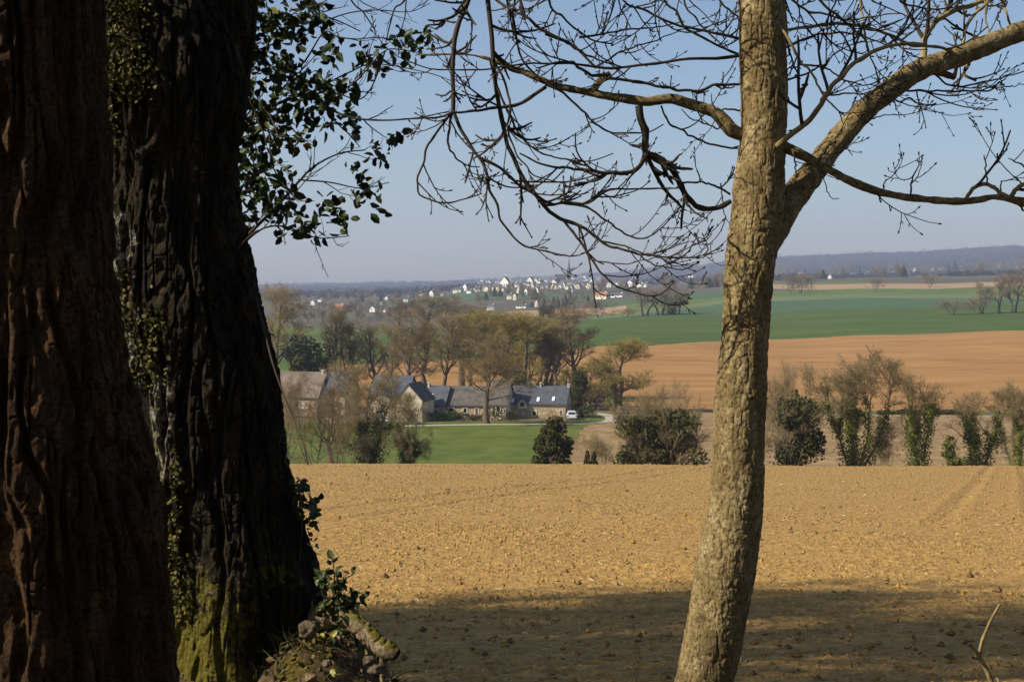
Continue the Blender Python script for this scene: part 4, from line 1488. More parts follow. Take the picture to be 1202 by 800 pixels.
E1 = ('one of the dark conifers dotted through the left farmland', 'conifers in the left farmland')
E2 = ('one of the dark conifers among the houses of the town slope', 'conifers on the town slope')
E3 = ('one of the dark conifers along the village under the right hills', 'conifers under the right hills')
band(34, 290, 560, lambda x: 379 - (x - 290) * .012, (9, 17), (0, 1, 2, 3, 0), 'one of the bare trees on the hedge topping the left green field', 'bare trees along the left hedge', E1)
band(40, 285, 545, lambda x: 368 - (x - 290) * .02, (8, 14), (0, 1, 3, 4, 1), 'one of the greyish bare trees between the houses at left', 'bare trees between the left houses', E1)
band(40, 285, 540, lambda x: 356 - (x - 290) * .03, (6, 11), (1, 3, 1, 4), 'one of the hazy trees beyond the left houses', 'hazy trees beyond the left houses', E1)
band(34, 560, 700, lambda x: 353 + 6 * math.sin(x * .05), (8, 14), (0, 1, 2, 4, 4), 'one of the bare trees on the slope under the town', 'bare trees under the town', E2)
band(18, 600, 705, lambda x: 361, (5, 10), (0, 1, 4), 'one of the low trees at the foot of the town slope', 'low trees at the foot of the town', E2)
band(26, 545, 705, lambda x: 344, (6, 11), (0, 1, 4, 4), 'one of the trees between the town houses', 'trees between the town houses', E2)
band(26, 700, 850, lambda x: 344 - (x - 700) * .05, (9, 16), (0, 1, 3, 4), 'one of the bare trees on the skyline between town and pale trunk', 'bare trees between town and trunk', E2)
band(88, 900, 1215, lambda x: 327 - (x - 900) * .02, (8, 15), (1, 3, 1, 0, 4), 'one of the grey trees round the village under the right hills', 'trees round the right village', E3)


# woods on the far hills read as one mass
def woods():
    g = np.random.default_rng(77)
    C, S, E = [], [], []
    n = 9000
    pxs = -450 + 2100 * g.random(n)
    ds = np.exp(math.log(1900) + (math.log(6600) - math.log(1900)) * g.random(n))
    dens = fbm(pxs * .012, np.log(ds) * 9, 0, 61, 3)
    keep = dens + .25 * sstep(2600, 4200, ds) > .56
    pxs, ds = pxs[keep], ds[keep]
    xs = (pxs - CX) / F * ds
    zs = z_far(xs, ds)
    m = 22
    n = len(xs)
    hh = 6 + 7 * g.random(n)
    v = g.normal(size=(n, m, 3))
    v /= np.linalg.norm(v, axis=2, keepdims=True)
    v *= g.random((n, m, 1)) ** .4
    sc3 = np.stack([hh * .55 * (1 + ds / 3000), hh * .5, hh * .5], 1)
    P = np.stack([xs, ds, zs + hh * .5], 1)[:, None] + v * sc3[:, None]
    V, f = quads(P.reshape(-1, 3), (1.2 + 1.2 * g.random(n * m)), g)
    tag(MB().add(V, f).build('far_woods', M['woodhill']), kind='stuff')


woods()

# ------------------------------------------------------------------ the three close trees
def knots(rows, d, y_is_z=False):
    """rows of (left px, right px, y) at distance d -> (x, y, z, r) from the bottom up"""
    out = []
    for l, r, y in sorted(rows, key=lambda q: -q[2]):
        p = W((l + r) / 2, y, d)
        out.append((p[0], p[1], p[2], (r - l) / 2 / F * d))
    return out


# near trunk at the left edge
t1 = empty('furrowed_tree', (W(0, 800, 4.2)[0], 4.2, -1.8), 'nearest thick trunk with deep reddish furrowed bark, cut by the left edge', 'tree', 'old trees on the bank')
o = np.array(t1.location)
rows = [(-160, 226, 1010), (-135, 210, 900), (-122, 200, 800), (-118, 192, 720), (-114, 187, 650), (-112, 184, 590), (-112, 174, 545), (-112, 160, 490), (-112, 147, 430), (-110, 136, 330), (-106, 128, 250), (-100, 118, 100), (-96, 114, 0), (-92, 110, -150)]
k1 = knots(rows, 4.2)
k1 = [(a - o[0], b - o[1], c - o[2], r) for a, b, c, r in k1] + [(-1.75 - o[0], 4.2 - o[1], 3.2 - o[2], .27), (-1.95 - o[0], 4.1 - o[1], 5.5 - o[2], .20), (-2.1 - o[0], 4.0 - o[1], 8.5 - o[2], .10)]
mb1 = MB()
fr1 = fissured(19, .85, .034, 51, lambda x, y, z, a: .035 * (vnoise(x * 19, y * 19, z * 15, 88) - .4) * sstep(1.3, .2, np.abs(a - 3.4)) * sstep(.5, .9, z) * sstep(2.3, 1.9, z))


def mask1(base, dirs, disp):
    x, y, z = base[..., 0], base[..., 1], base[..., 2]
    return {'lichen': .42 * sstep(.4, 1.1, z) * sstep(2.9, 1.9, z) * sstep(.1, -.6, dirs[..., 0]) + .7 * (fbm(x * 4, y * 4, z * 3, 71, 2) - .5) + .12 + 3 * np.minimum(disp + .012, 0)}


P1t, R1t = bark_trunk(mb1, k1, 900, 640, fr1, mask1, (-.1, 3.1))
mb1.build('trunk', M['barkred'], t1)

# second trunk, dark, with a mossy foot
t2 = empty('dark_oak', (W(280, 800, 6)[0], 6, -1.8), 'black old trunk with mossy flared foot, just behind the furrowed reddish one', 'tree', 'old trees on the bank')
o2 = np.array(t2.location)
rows = [(150, 440, 930), (165, 412, 850), (178, 392, 800), (186, 384, 760), (190, 377, 710), (186, 366, 660), (178, 351, 600), (165, 336, 530), (148, 320, 445), (134, 303, 370), (122, 286, 300), (112, 274, 220), (104, 276, 150), (104, 284, 80), (108, 262, 20), (118, 232, -60), (112, 212, -160)]
k2 = knots(rows, 6.0)
k2 = [(a - o2[0], b - o2[1], c - o2[2], r) for a, b, c, r in k2] + [(-1.75 - o2[0], 5.95 - o2[1], 3.4 - o2[2], .2), (-1.9 - o2[0], 5.9 - o2[1], 6. - o2[2], .16), (-2.1 - o2[0], 5.9 - o2[1], 10 - o2[2], .07)]
fr2 = fissured(20, 1.5, .030, 52, lambda x, y, z, a: .035 * (vnoise(x * 18, y * 18, z * 14, 89) - .4) * sstep(1.5, .4, np.abs(a - 3.6)) * sstep(.4, .8, z) * sstep(2.4, 2., z))


def rel2(p, a, R):
    z = p[..., 2]
    foot = np.exp(-np.maximum(0, z - .1) / .35)
    lob = np.cos(a * 5 + 1.2) * .05 + np.cos(a * 3 + .5) * .04
    butt = .20 * np.exp(-np.maximum(0, z + .25) / .42) * np.exp(-((a - 3.95) / .5) ** 2)
    knob = .05 * (vnoise(p[..., 0] * 5, p[..., 1] * 5, z * 3.5, 57) - .5)
    return fr2(p, a, R) * (1 - .5 * foot) + foot * lob + knob + butt


def mask2(base, dirs, disp):
    x, y, z = base[..., 0], base[..., 1], base[..., 2]
    left = sstep(.15, -.7, dirs[..., 0])
    n = fbm(x * 4, y * 4, z * 3, 81, 2) - .5
    moss = .60 * sstep(1.05, .3, z) * sstep(.75, -.3, dirs[..., 0] + .3 * dirs[..., 1] + .6 * sstep(.2, 1.1, z)) + .22 * left * sstep(1.9, .7, z) + 1.1 * n + .02
    lich = .42 * left * sstep(.5, .9, z) * sstep(2.5, 2.0, z) + .7 * (fbm(x * 5, y * 5, z * 3.5, 83, 2) - .5) + .12 + 3 * np.minimum(disp + .012, 0)
    return {'moss': moss, 'lichen': lich}


mb2 = MB()
P2t, R2t = bark_trunk(mb2, k2, 900, 640, rel2, mask2, (-.1, 3.2))
mb2.build('trunk', M['barkoak'], t2)
# its second stem, forking off behind at the right
rows = [(190, 268, 200), (200, 284, 140), (207, 292, 80), (211, 299, 20), (216, 304, -60), (224, 312, -160)]
kk = knots(rows, 6.12)
kk = [(a - o2[0], b - o2[1], c - o2[2], r) for a, b, c, r in kk] + [(-1.15 - o2[0], 6.3 - o2[1], 3.6 - o2[2], .14), (-.9 - o2[0], 6.5 - o2[1], 6.5 - o2[2], .09), (-.9 - o2[0], 6.6 - o2[1], 9.5 - o2[2], .04)]
mbf = MB()
bark_trunk(mbf, kk, 500, 400, fissured(20, 2., .022, 54), None, (2.2, 3.3))
mbf.build('limb', M['barkoak'], t2)
# crowns of both, far above the frame
for (t, P, R, oo, sd) in ((t1, P1t, R1t, o, 3), (t2, P2t, R2t, o2, 4)):
    g = np.random.default_rng(sd)
    hi = P[:, 2] > 7.2
    Pu = spline(P[hi], 14)[None]
    Ru = np.interp(np.linspace(0, 1, 14), np.linspace(0, 1, hi.sum()), R[hi])[None]
    A, RA = grow(Pu, Ru, 12, .05, 1, (1.8, 3.6), (30, 70), .5, .02, .7, .1, 7, .3, g)
    B, RB = grow(A, RA, 7, .2, 1, (.8, 1.6), (30, 65), .6, .01, .5, .15, 5, .4, g)
    C, RC = grow(B, RB, 6, .2, 1, (.4, .8), (30, 65), .6, .006, .4, .2, 4, .5, g)
    MB().tubes(A, RA, 5).tubes(B, RB, 3).tubes(C, RC, 3).build('crown', M['twig'], t)

# exposed pale root on the right of the dark oak
g = np.random.default_rng(9)
rt = MB()
rp = np.array([W(372, 724, 5.85), W(402, 722, 5.75), W(424, 737, 5.66), (W(445, 756, 5.6)), W(458, 764, 5.58), W(472, 771, 5.56)]) - o2
s = spline(np.c_[rp, [.05, .045, .038, .034, .036, .012]], 70)
bark_trunk(rt, s[::6], 160, 60, furrows(30, 22, .007, 91, .5, .03), lambda b_, d_, q_: {'moss': .1 + .5 * d_[..., 2] + .7 * (fbm(b_[..., 0] * 9, b_[..., 1] * 9, b_[..., 2] * 9, 3, 2) - .5)})
rp = np.array([W(447, 760, 5.6), W(452, 790, 5.6), W(448, 830, 5.62)]) - o2
bark_trunk(rt, np.c_[rp, [.02, .022, .02]], 40, 20, furrows(40, 12, .008, 92, .5))
M['rootbark'] = bark_mat('pale weathered root', L(.10, .07, .04), L(.40, .31, .19), L(.24, .175, .10), 70, MO, None, 14, (1, 1, 1), .012, 60)
rt.build('root', M['rootbark'], t2)
# thin dead shoots on the dark oak
sh = MB()


def trace(pts, w0, w1, d0, d1, n=40, oo=(0, 0, 0), wob=.0):
    q = np.array(pts, float)
    s = spline(np.c_[q, np.zeros(len(q))], n)
    d = np.linspace(d0, d1, n)
    P = np.stack([(s[:, 0] - CX) / F * d, d, -(s[:, 1] - HY) / F * d], 1) - np.array(oo)
    R = np.linspace(w0, w1, n) / 2 / F * d
    return P, R


for pts, w0, w1, d0, d1 in ((((300, 350), (312, 395), (322, 432), (336, 470), (350, 505), (366, 545)), 3.4, 1.2, 5.9, 5.5), (((306, 383), (322, 394), (345, 404)), 2, 1, 5.9, 5.7),
                            (((276, 296), (296, 274), (310, 268)), 2.5, 1, 5.9, 5.6), (((303, 362), (311, 385), (317, 410)), 3, 1, 5.9, 5.8)):
    P, R = trace(pts, w0, w1, d0, d1, oo=o2)
    sh.tubes(P, R, 5)
sh.build('shoots', M['twig'], t2)
# small sunlit ivy climbing the shaded edge of the dark oak
C = []
for px, y, rx, ry, n in ((150, 18, 28, 26, 330), (152, 62, 20, 24, 170), (155, 105, 30, 22, 300), (138, 165, 8, 26, 60), (212, 560, 8, 40, 70), (208, 620, 10, 40, 80), (214, 668, 12, 30, 80), (180, 400, 22, 40, 160), (150, 370, 10, 60, 80), (216, 690, 12, 26, 80)):
    for k in range(int(n * 1.1)):
        xx, yy = px + g.normal() * rx * .5, y + g.normal() * ry * .6
        i = np.argmin(np.abs(P2t[:, 2] + o2[2] - W(0, yy, 6)[2]))
        c = P2t[i] + o2
        r = R2t[i] + .02
        xo = np.clip((xx - CX) / F * 5.75 - c[0], -r, r)
        C.append((c[0] + xo * 1.02, c[1] - math.sqrt(max(0, r * r - xo * xo)) - .02 * g.random(), W(0, yy, 6)[2]))
C = np.array(C) - o2
V, f = leaf_faces(C, .012 + .014 * g.random(len(C)), g, aspect=.8)
MB().add(V, f).build('ivy', M['ivymoss'], t2)

# ---- the pale leaning tree on the right
D3 = 5.5
t3 = empty('pale_tree', (W(820, 880, D3)[0], D3, -1.75), 'slender leaning tan barked tree in full sun, bare branches sweeping both ways', 'tree')
o3 = np.array(t3.location)
rows = [(770, 846, 900), (793, 861, 800), (801, 869, 760), (808, 876, 722), (814, 885, 680), (820, 891, 645), (829, 896, 600), (833, 898, 567), (837, 899, 490), (842, 902, 430), (847, 904, 374), (849, 909, 320), (852, 914, 285), (857, 919, 255), (861, 921, 215), (867, 922, 175), (870, 924, 140), (869, 925, 100), (868, 924, 50), (867, 922, 0), (866, 919, -80), (870, 914, -200), (880, 918, -350)]
k3 = knots(rows, D3)
k3 = [(a - o3[0], b - o3[1], c - o3[2], r) for a, b, c, r in k3] + [(1.1 - o3[0], 5.5 - o3[1], 4.2 - o3[2], .05), (1.2 - o3[0], 5.6 - o3[1], 6.2 - o3[2], .02)]
fr3 = furrows(40, 19, .0032, 61, .6, .012)


def rel3(p, a, R):
    x, y, z = p[..., 0], p[..., 1], p[..., 2]
    flake = sstep(.48, .6, fbm(x * 34, y * 34, z * 20, 66, 3)) * .0024
    lump = .010 * (fbm(x * 7, y * 7, z * 6, 67, 2) - .5)
    return fr3(p, a, R) + flake + lump - .004


def mask3(base, dirs, disp):
    x, y, z = base[..., 0], base[..., 1], base[..., 2]
    br = .17 + 1.1 * (fbm(x * 7, y * 7, z * 4, 68, 2) - .5) + .25 * sstep(.9, .2, z)
    return {'lichen': br, 'moss': -.05 + .9 * (fbm(x * 6, y * 6, z * 4, 69, 2) - .5) + .4 * sstep(.45, 0, z)}


mb3 = MB()
P3t, R3t = bark_trunk(mb3, k3, 1300, 420, rel3, mask3, (-.1, 3.2))
mb3.build('trunk', M['barktan'], t3)

# heavy limbs
M['limbmoss'] = bark_mat('olive tan limb bark', L(.10, .07, .028), L(.36, .28, .14), L(.23, .17, .075), 70, (L(.06, .06, .01), L(.19, .17, .035)), (L(.05, .036, .016), L(.16, .115, .055)), 16, (1, 1, 1), .008, 70, pits=L(.06, .042, .02), pitscale=60)
def limb(pts, ws, ds, nz=160, nth=40, nm='limb', m='limbmoss', rel=.004):
    q = np.array([tuple(p) for p in pts], float)
    rows = []
    for (px, y), w, d in zip(q, ws, ds):
        p = W(px, y, d) - o3
        rows.append((p[0], p[1], p[2], w / 2 / F * d))
    b = MB()

    def msk(base, dirs, disp):
        x, y, z = base[..., 0], base[..., 1], base[..., 2]
        return {'lichen': .1 + .9 * (fbm(x * 9, y * 9, z * 9, 68, 2) - .5), 'moss': .1 + .8 * (fbm(x * 7, y * 7, z * 7, 69, 2) - .5)}

    def rl(p, a, R):
        x, y, z = p[..., 0], p[..., 1], p[..., 2]
        return rel * (fbm(x * 30, y * 30, z * 30, 95, 3) - .5) * 2 + .012 * (fbm(x * 9, y * 9, z * 9, 96, 2) - .5)
    bark_trunk(b, rows, nz, nth, rl, msk)
    b.build(nm, M[m], t3)
    return rows


limb([(893, 300), (905, 268), (924, 240), (954, 214 - 12), (984, 163), (1021, 124), (1055, 98), (1085, 79), (1122, 67), (1160, 52), (1202, 36), (1290, 10), (1420, -40)],
     [28, 42, 35, 28, 27.5, 26, 25, 24, 25, 24, 22, 18, 11], np.linspace(5.5, 6.4, 13), 420, 90, m='barktan', rel=.005)
limb([(882, 160), (869, 157), (858, 152), (851, 144), (840, 133), (826, 127), (806, 121), (786, 116), (761, 119), (734, 116), (705, 111), (689, 108), (660, 102), (646, 98), (629, 91), (608, 82), (593, 77), (576, 70), (555, 65), (536, 64), (512, 64), (487, 65)],
     [14, 16, 16, 15, 14, 12.5, 12.5, 11.5, 11, 10, 9, 8, 7, 6.5, 5.5, 5, 4.6, 4, 3.5, 3.2, 2.6, 2], np.linspace(5.5, 5.56, 22), 240, 24)
limb([(905, 166), (924, 174), (946, 184), (969, 197), (1002, 214), (1032, 225), (1070, 232), (1122, 236), (1150, 234), (1171, 231), (1202, 237), (1260, 250), (1330, 245)],
     [12, 11.5, 10.5, 10, 10, 10, 9.5, 9.5, 8, 8.5, 11, 9, 5], np.linspace(5.5, 5.1, 13), 200, 24)
limb([(694, 109), (705, 94), (716, 88)], [9, 9, 10], [5.54, 5.5, 5.48], 40, 20)
limb([(1082, 80), (1102, 84), (1120, 91)], [12, 10, 8], [6.05, 6.1, 6.14], 40, 20)

# branches followed one by one: points, widths in pixels, distances
BR = [
    (((640, -330), (585, -180), (556, -50), (549, 0), (540, 23), (533, 49), (531, 81), (532, 106), (532, 132)), 9, 5.5, 5.0, 4.8),
    (((532, 132), (527, 136), (515, 152), (501, 174), (496, 193), (489, 212), (493, 226), (503, 234), (522, 239), (544, 234), (566, 227)), 3.6, 1.6, 4.8, 4.6),
    (((531, 130), (528, 145), (527, 155), (528, 171), (534, 183), (548, 194), (563, 196)), 3.6, 1.5, 4.8, 5.0),
    (((532, 130), (541, 152), (553, 171), (565, 190), (572, 205), (574, 221), (584, 240), (588, 257), (598, 273), (615, 288), (641, 295), (670, 301)), 4.8, 1.6, 4.8, 4.6),
    (((641, 294), (656, 299), (681, 299), (700, 290)), 1.8, 1.1, 4.6, 4.5),
    (((565, 186), (584, 195), (598, 207), (612, 219), (631, 231), (650, 239), (667, 238), (690, 238), (711, 225), (731, 222), (761, 221), (794, 221)), 4, 2.0, 4.75, 5.1),
    (((794, 221), (805, 214), (827, 214), (845, 221), (857, 228)), 2.6, 2.8, 5.2, 5.45),
    (((575, -330), (562, -180), (566, -60), (572, 0), (576, 32), (579, 64), (581, 89), (585, 115), (589, 138), (595, 170), (601, 181), (612, 207), (627, 226), (641, 245), (658, 257)), 8, 5, 5.2, 5.0),
    (((658, 257), (684, 266), (706, 283), (731, 294), (761, 299), (783, 302), (805, 302), (821, 302)), 4.6, 1.6, 5.0, 4.7),
    (((660, 257), (681, 283), (692, 302), (706, 321), (725, 337), (750, 345), (775, 345), (791, 331)), 3.6, 1.5, 5.0, 4.7),
    (((660, 238), (692, 244), (709, 258), (731, 272), (750, 280), (764, 277), (783, 261), (799, 243)), 3.2, 1.4, 5.0, 5.2),
    (((706, 283), (731, 288), (758, 299), (772, 297), (794, 288), (810, 283)), 2.6, 1.3, 4.9, 4.6),
    (((750, 298), (758, 305), (777, 313), (802, 315), (821, 308)), 2.2, 1.2, 4.8, 4.6),
    (((800, 302), (813, 288), (820, 269)), 1.8, 1.2, 4.7, 4.6),
    (((802, 302), (824, 302), (832, 291)), 1.8, 1.2, 4.7, 4.8),
    (((588, -250), (590, -100), (595, 0), (602, 21), (606, 47), (614, 72), (640, 98)), 5, 2.5, 4.9, 5.3),
    (((600, -150), (610, 0), (623, 23), (638, 36), (657, 45), (672, 53), (700, 80)), 5.5, 3, 5.3, 5.1),
    (((630, -120), (645, 0), (660, 20), (676, 34), (696, 47), (720, 52)), 4.5, 2, 5.2, 5.6),
    (((640, 40), (660, 48), (687, 63), (714, 74), (734, 88)), 3.4, 1.8, 5.3, 5.6),
    (((583, 100), (596, 130), (612, 160), (632, 178), (655, 186), (690, 190), (720, 180)), 3, 1.4, 4.95, 5.3),
    (((579, 70), (592, 95), (598, 125), (597, 150), (606, 180), (628, 205), (660, 215)), 3.4, 1.6, 5.0, 4.6),
    (((641, 102), (627, 111), (615, 119), (598, 125), (576, 128), (555, 131), (536, 132), (512, 137), (491, 139), (470, 140)), 5, 1.8, 4.97, 4.6),
    (((716, 87), (694, 88), (680, 79), (671, 73), (655, 74), (630, 80)), 5, 2, 5.0, 4.7),
    (((715, 92), (750, 96), (779, 102), (817, 107), (840, 100), (869, 99)), 4, 3.4, 5.0, 5.42),
    (((750, 124), (752, 140), (758, 156), (758, 178), (772, 184), (786, 195), (797, 214), (808, 233), (821, 243), (841, 244), (858, 236)), 10, 6, 5.1, 5.42),
    (((758, 180), (750, 196), (733, 203), (709, 202), (676, 198), (640, 194), (610, 180)), 6, 2, 5.12, 4.7),
    (((871, 65), (840, 69), (806, 69), (777, 73), (750, 76), (727, 79), (707, 80), (670, 74), (646, 75), (619, 75), (589, 78), (572, 81), (551, 82), (527, 82), (506, 81), (487, 75), (476, 70)), 4.2, 1.5, 5.4, 4.4),
    (((690, -60), (732, 0), (757, 13), (786, 25), (813, 34), (840, 39), (870, 46)), 2.2, 3.8, 5.0, 5.4),
    (((765, -60), (781, 0), (795, 16), (806, 34), (826, 45), (847, 56), (870, 65)), 3.2, 3.2, 5.1, 5.4),
    (((790, -60), (802, 0), (813, 18), (829, 36), (847, 52)), 3, 2.0, 5.2, 5.0),
    (((718, -60), (727, 0), (734, 20), (741, 34)), 2.8, 1.6, 5.3, 5.2),
    (((680, 44), (696, 42), (727, 36), (761, 34), (786, 29), (804, 25)), 3, 1.4, 5.5, 5.7),
    (((700, 78), (714, 70), (734, 58), (757, 52), (781, 43), (799, 36)), 2.8, 1.3, 5.3, 5.6),
    (((640, 99), (660, 108), (678, 124), (700, 146), (716, 155), (739, 156), (761, 155), (779, 146)), 3.6, 1.5, 4.95, 5.2),
    (((776, 124), (784, 142), (799, 153), (826, 166), (851, 173), (867, 174)), 2.6, 2.8, 5.15, 5.42),
    (((870, 130), (852, 128), (842, 132), (836, 120), (835, 110)), 2.6, 1.2, 5.4, 5.2),
    (((836, 130), (845, 150), (830, 146), (812, 140), (800, 128)), 2.4, 1.2, 5.3, 5.0),
    (((835, -40), (845, 0), (856, 12), (867, 20)), 2.4, 2.4, 5.2, 5.4),
    # right of the trunk
    (((920, 36), (952, 31), (984, 28), (1012, 30), (1036, 37), (1056, 47), (1072, 54), (1085, 54), (1105, 56), (1118, 62)), 4, 4, 5.45, 4.95),
    (((920, 57), (940, 48), (960, 41), (984, 38), (1008, 42), (1028, 48), (1052, 58)), 3.6, 1.6, 5.42, 5.1),
    (((912, 172), (926, 160), (950, 141), (972, 109), (995, 81), (1021, 62), (1055, 52), (1085, 52)), 8, 4, 5.42, 5.0),
    (((905, 20), (926, 46), (940, 70), (954, 88), (966, 110), (980, 126), (992, 136)), 4.4, 2, 5.55, 5.7),
    (((925, -40), (936, 0), (942, 24), (950, 38), (956, 41)), 3, 1.5, 5.3, 5.2),
    (((930, -50), (962, 0), (988, 22), (1004, 36), (1016, 48), (1020, 60)), 4.6, 2.4, 5.5, 5.2),
    (((1005, -50), (1010, 0), (1014, 30), (1018, 56), (1026, 76), (1033, 98)), 3.4, 1.6, 5.1, 5.3),
    (((921, 95), (948, 86), (970, 74), (984, 60), (1012, 48)), 3, 1.3, 5.45, 5.6),
    (((940, 76), (966, 79), (988, 92), (1004, 98), (1020, 99), (1038, 91)), 2.8, 1.3, 5.6, 5.5),
    (((966, 113), (988, 110), (1012, 110), (1028, 106)), 2.6, 1.6, 5.3, 5.2),
    (((1000, -40), (1012, 4), (1024, 22), (1040, 34), (1058, 40)), 3.2, 1.5, 5.0, 5.2),
    (((905, -30), (930, 0), (948, 12), (968, 18), (992, 22), (1012, 22), (1040, 17), (1060, 16)), 4, 1.6, 5.5, 5.1),
    (((1078, 82), (1085, 62), (1085, 44), (1094, 31), (1108, 18), (1128, 10), (1150, 3), (1165, -2), (1200, -30)), 9, 4, 4.96, 4.5),
    (((1120, 91), (1124, 73), (1129, 54), (1134, 34), (1144, 16), (1158, 4), (1175, -20)), 5, 3.6, 4.86, 4.6),
    (((1205, 40), (1178, 46), (1162, 54), (1144, 67), (1134, 80), (1133, 88), (1146, 95)), 7, 3.5, 4.7, 4.75),
    (((1090, 80), (1102, 91), (1111, 99), (1126, 102), (1146, 98), (1170, 93), (1205, 83)), 3, 1.6, 5.0, 4.6),
    (((1040, 108), (1053, 107), (1079, 106), (1105, 107), (1137, 107), (1162, 106), (1173, 96)), 3, 2.2, 5.1, 4.7),
    (((1173, 96), (1180, 101), (1192, 101), (1197, 97)), 2, 1, 4.7, 4.6),
    (((1042, 106), (1048, 114), (1056, 120), (1066, 115), (1077, 121), (1092, 123), (1099, 121)), 2.6, 1.6, 5.1, 5.0),
    (((1155, -40), (1157, 0), (1157, 24), (1162, 41)), 3.4, 2.2, 4.7, 4.78),
    (((1172, -40), (1178, 0), (1180, 13), (1187, 33)), 5, 3, 4.6, 4.7),
    (((1178, 6), (1171, 21), (1176, 34)), 2.4, 1.6, 4.65, 4.75),
    (((1045, -30), (1056, 0), (1072, 8), (1095, 11), (1113, 9), (1132, -6)), 3, 2, 5.0, 4.7),
    (((1069, 230), (1071, 210), (1078, 195), (1077, 186)), 2.6, 1.3, 5.28, 5.2),
    (((1159, 217), (1155, 182)), 2.4, 1.6, 5.2, 5.2),
    (((1174, 226), (1175, 212)), 2, 1.3, 5.2, 5.2),
    (((1134, 233), (1140, 224), (1146, 218), (1153, 217), (1163, 218), (1175, 226), (1187, 234)), 5, 5.5, 5.22, 5.18),
    (((1185, 232), (1197, 219), (1212, 212)), 6, 5, 5.18, 5.1),
    (((1215, 202), (1202, 195), (1184, 186)), 3, 1.4, 5.1, 5.0),
    (((1200, 216), (1188, 205)), 2, 1.2, 5.1, 5.1),
    (((1190, 236), (1202, 246), (1220, 262)), 3, 2, 5.18, 5.1),
    (((1032, 229), (1034, 238)), 2.4, 1.4, 5.35, 5.35),
    (((1036, 224), (1040, 210)), 1.8, 1.2, 5.35, 5.35),
    (((960, 190), (970, 176), (985, 158), (992, 148)), 2.2, 1.1, 5.4, 5.2),
    (((962, 200), (975, 230), (985, 233)), 1.6, 1, 5.4, 5.3),
    (((933, 178), (934, 200), (937, 208)), 2.4, 1.4, 5.42, 5.35),
    (((1012, 146), (1028, 138), (1050, 134)), 2.2, 1.1, 5.3, 5.4),
    (((846, 215), (850, 250), (856, 262)), 1.8, 1, 5.45, 5.4),
]
# pieces above the frame that tie the hanging branches to the tree
BR += [(((893, -300), (800, -380), (700, -380), (620, -330), (560, -330)), 14, 8, 5.5, 5.1), (((893, -180), (830, -200), (760, -170), (690, -90), (640, -60), (600, -60)), 9, 5, 5.5, 5.2),
       (((893, -250), (960, -200), (1000, -120), (1010, -40)), 8, 4, 5.5, 5.1), (((893, -120), (915, -80), (930, -50)), 6, 4, 5.5, 5.4), (((1290, 10), (1240, -60), (1190, -60), (1150, -60)), 8, 4, 4.7, 4.6)]
crown3 = MB()
PP, RR, LL = [], [], []
for k, (pts, w0, w1, d0, d1) in enumerate(BR):
    if pts[0][0] > 900 and pts[0][1] < 130:
        d0, d1 = 11 - d0, 11 - d1
    elif pts[0][0] < 872:
        d0, d1 = 5.56 + (d0 - 5.5) * .3, 5.56 + (d1 - 5.5) * .3
    P, R = trace(pts, w0 * .9, w1 * .88, d0, d1, 40, o3)
    # small angular wander at the nodes
    n = len(P)
    wv = np.stack([fbm(np.arange(n) * .35, k * 3.1, c, 40, 2) - .5 for c in range(3)], 1)
    P = P + wv * .015 * np.sin(np.linspace(0, math.pi, n))[:, None]
    R = R * (1 + .35 * np.maximum(0, vnoise(np.arange(n) * .8, k, 0, 44) - .6) * 2)
    sunlit_tan = pts[0][0] > 900 and w0 > 3.3  # sun on the thicker right branches is put into the colour as tan
    crown3.tubes(P, R, 8 if w0 > 5 else 6, slot=1 if sunlit_tan else 0)
    if max(p[1] for p in pts) > -20:
        PP.append(P)
        RR.append(R)
        LL.append(np.linalg.norm(np.diff(P, axis=0), axis=1).sum())
PP, RR, LL = np.array(PP), np.array(RR), np.array(LL)
g = np.random.default_rng(21)
A, RA = grow(PP, RR, LL * 8.0, .12, 1., (.10, .34), (25, 65), .75, .0022, .75, .075, 8, .55, g, flat=(1, .7, 1))
B, RB = grow(A, RA, 2.4, .2, 1., (.04, .14), (25, 60), .85, .0017, .6, .09, 5, .7, g, flat=(1, .7, 1))
Cc, RC = grow(np.concatenate([A[:, ::2][:, :4], B[:, :4]]), np.concatenate([RA[:, ::2][:, :4], RB[:, :4]]), 1.6, .2, 1., (.012, .035), (30, 60), .9, .0022, .3, .05, 3, .9, g)
# buds at the ends
E = np.concatenate([A[:, -1], B[:, -1]])
Dv = np.concatenate([A[:, -1] - A[:, -2], B[:, -1] - B[:, -2]])
Dv /= np.linalg.norm(Dv, axis=1, keepdims=True)
bud = np.stack([E - Dv * .002, E + Dv * .005, E + Dv * .013], 1)
tw = crown3.tubes(A, RA, 5).tubes(B, RB, 4).tubes(Cc, RC, 3).tubes(bud, np.tile([.002, .0036, .0008], (len(E), 1)), 4)
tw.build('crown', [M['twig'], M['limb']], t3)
# upper crown, above the frame
hi = P3t[:, 2] > 5.2
Pu, Ru = spline(P3t[hi], 14)[None], np.interp(np.linspace(0, 1, 14), np.linspace(0, 1, hi.sum()), R3t[hi])[None]
A, RA = grow(Pu, Ru, 16, .0, 1, (.8, 2.), (30, 70), .5, .008, .7, .1, 7, .3, g)
B, RB = grow(A, RA, 7, .2, 1, (.4, .9), (30, 65), .6, .005, .5, .15, 5, .4, g)
MB().tubes(A, RA, 5).tubes(B, RB, 3).build('upper_crown', M['twig'], t3)

